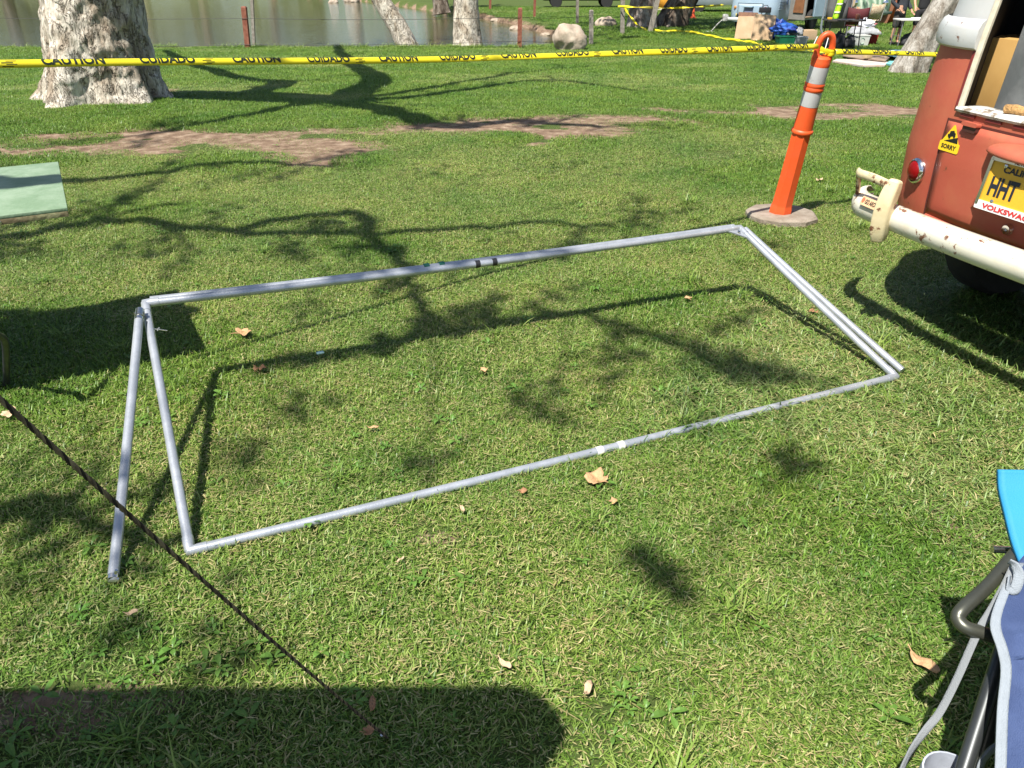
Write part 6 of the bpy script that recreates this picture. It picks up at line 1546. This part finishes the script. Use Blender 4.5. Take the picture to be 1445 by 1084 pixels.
flat('blue_mat', [(1238, 83), (1262, 89), (1288, 88), (1290, 82), (1262, 80)], .04, mat('pale_blue_foam', (.24, .48, .62), .8, var=.1, vscale=5), 'pale blue foam mat lying left of the leaning pale trunk', 'mat', .11)
flat('teal_mat', [(1248, 94), (1262, 97), (1275, 95), (1272, 90), (1255, 90.5)], .03, mat('teal_foam', (.16, .46, .44), .8), 'teal foam mat in front of the pale blue one', 'mat', .03)
mb = MB(); p = GT(1222, 90); mb.box(p + Vector((0, 0, .14)), (.14, .12, .07), rotz(.3), bev=.006); tag(mb.build('wooden_block', mat('block_wood', (.42, .32, .18), .8)), 'small wooden block on the brown flattened cardboard', 'wood block')
# ------------------------------------------------------------------ loose yellow tape in the distance
def far_tape(label, pts, w=.035):
    P = spline(pts, 8); mb = MB(); k = len(P)
    def f(q, i):
        t = (P[min(i + 1, k - 1)] - P[max(i - 1, 0)]).normalized(); s = Vector((0, 0, 1)).cross(t).normalized(); u_ = t.cross(s); a = .9 + .8 * math.sin(i * .7); return P[i] + (s * math.cos(a) + u_ * math.sin(a)) * w * q
    mb.grid(f, [-1, 0, 1], list(range(k))); o = mb.build('loose_tape', TAPE, solid=.002); tag(o, label, 'caution tape', 'yellow caution tapes')
yg = POSTS['g'][0].y - .1; yh_ = GT(946, 38).y - .65
far_tape('yellow tape strung level across the two thick trunks', [AY(872, 9, yg), AY(905, 10.5, yg - .2), AY(940, 11.5, yh_ + .02), AY(975, 10.5, yh_), AY(1022, 7, yh_ + 1.2)])
far_tape('yellow tape hanging slantwise from the tall grey post', [AY(880, 9, yg - .02), AY(890, 24, yg - .1), AY(902, 37, yg - .1), GT(913, 45) + Vector((0, 0, .05))])
far_tape('yellow tape lying across the grass towards the cardboard sheets', [GT(u, v) + Vector((0, 0, .07)) for u, v in ((918, 45.5), (940, 47), (966, 47), (990, 51), (1012, 56), (1040, 60.5), (1060, 63), (1075, 67))])
far_tape('yellow tape lying on the grass behind the loop of the orange post', [GT(u, v) + Vector((0, 0, .07)) for u, v in ((1104, 71), (1118, 74), (1140, 75.5), (1160, 79))], .03)
# ------------------------------------------------------------------ farthest things
cn = GT(977, 26.5); t = thing('traffic_cone', 'small orange traffic cone beside the grey van', 'cone', tuple(cn)); mb = MB(); mb.lathe([(.13, .03), (.12, .06), (.035, .46), (.03, .47)], n=16, c=cn); part(mb, 'cone', ORANGE, t); mb = MB(); mb.box(cn + Vector((0, 0, .015)), (.32, .32, .03), None, bev=.005); part(mb, 'base', ORANGE, t)
GREYP = rust_paint('grey_van_paint', (.23, .27, .29), 0, (.28, .32, .34), .35)
o3 = GT(1004, 19); bus('grey_van', 'grey van parked farthest back behind the brown trunk', o3 + Vector((-1.5, .9, 0)), (1, .05), GREYP, GREYP)
o4 = GT(860, 11.5); t = thing('black_car', 'black car parked in the distance left of the tall grey post', 'car', tuple(o4)); BLKP = mat('black_car_paint', (.012, .012, .014), .2)
prof = [(-2.1, .35), (-2.15, .6), (-2.0, .82), (-1.2, .92), (-.6, 1.36), (.7, 1.38), (1.4, .95), (2.1, .86), (2.2, .6), (2.15, .35)]
mb = MB(); mb.prism(prof, o4 + Vector((-1.5, 0, 0)), (1, 0, 0), (0, 0, 1), (0, 1, 0), 1.65); ob_ = part(mb, 'body', BLKP, t, smooth=False)
bv = ob_.modifiers.new('soft', 'BEVEL'); bv.width = .12; bv.segments = 3
for x in (-1.35, 1.35):
    for y in (.08, 1.57): wheel(t, o4 + Vector((-1.5 + x, y, .31)), (0, -1 if y < 1 else 1, 0), r=.31, hub=CHROME)
mb = MB(); mb.prism([(-1.0, .95), (-.5, 1.30), (.6, 1.32), (1.15, .97)], o4 + Vector((-1.5, -.006, 0)), (1, 0, 0), (0, 0, 1), (0, 1, 0), .004); part(mb, 'side_window', GLASS, t, smooth=False)
yt = GT(938, 15); mb = MB(); mb.grid(lambda q, z: yt + Vector((-.45 + .95 * q, .05 * math.sin(q * 8), z)), list(np.linspace(0, 1, 12)), [.02, .6, 1.2, 1.9]); tag(mb.build('amber_tarp', mat('amber_tarp', (.72, .33, .03), .7, var=.12, vscale=3), solid=.02), 'amber yellow tarp hanging between the two thick trunks', 'tarp')
mb = MB(); mb.box(yt + Vector((.05, -.3, .05)), (.9, .4, .10), rotz(.1), bev=.02); tag(mb.build('pale_sack', mat('pale_sack', (.52, .46, .36), .8)), 'pale sack on the grass under the amber tarp', 'sack')
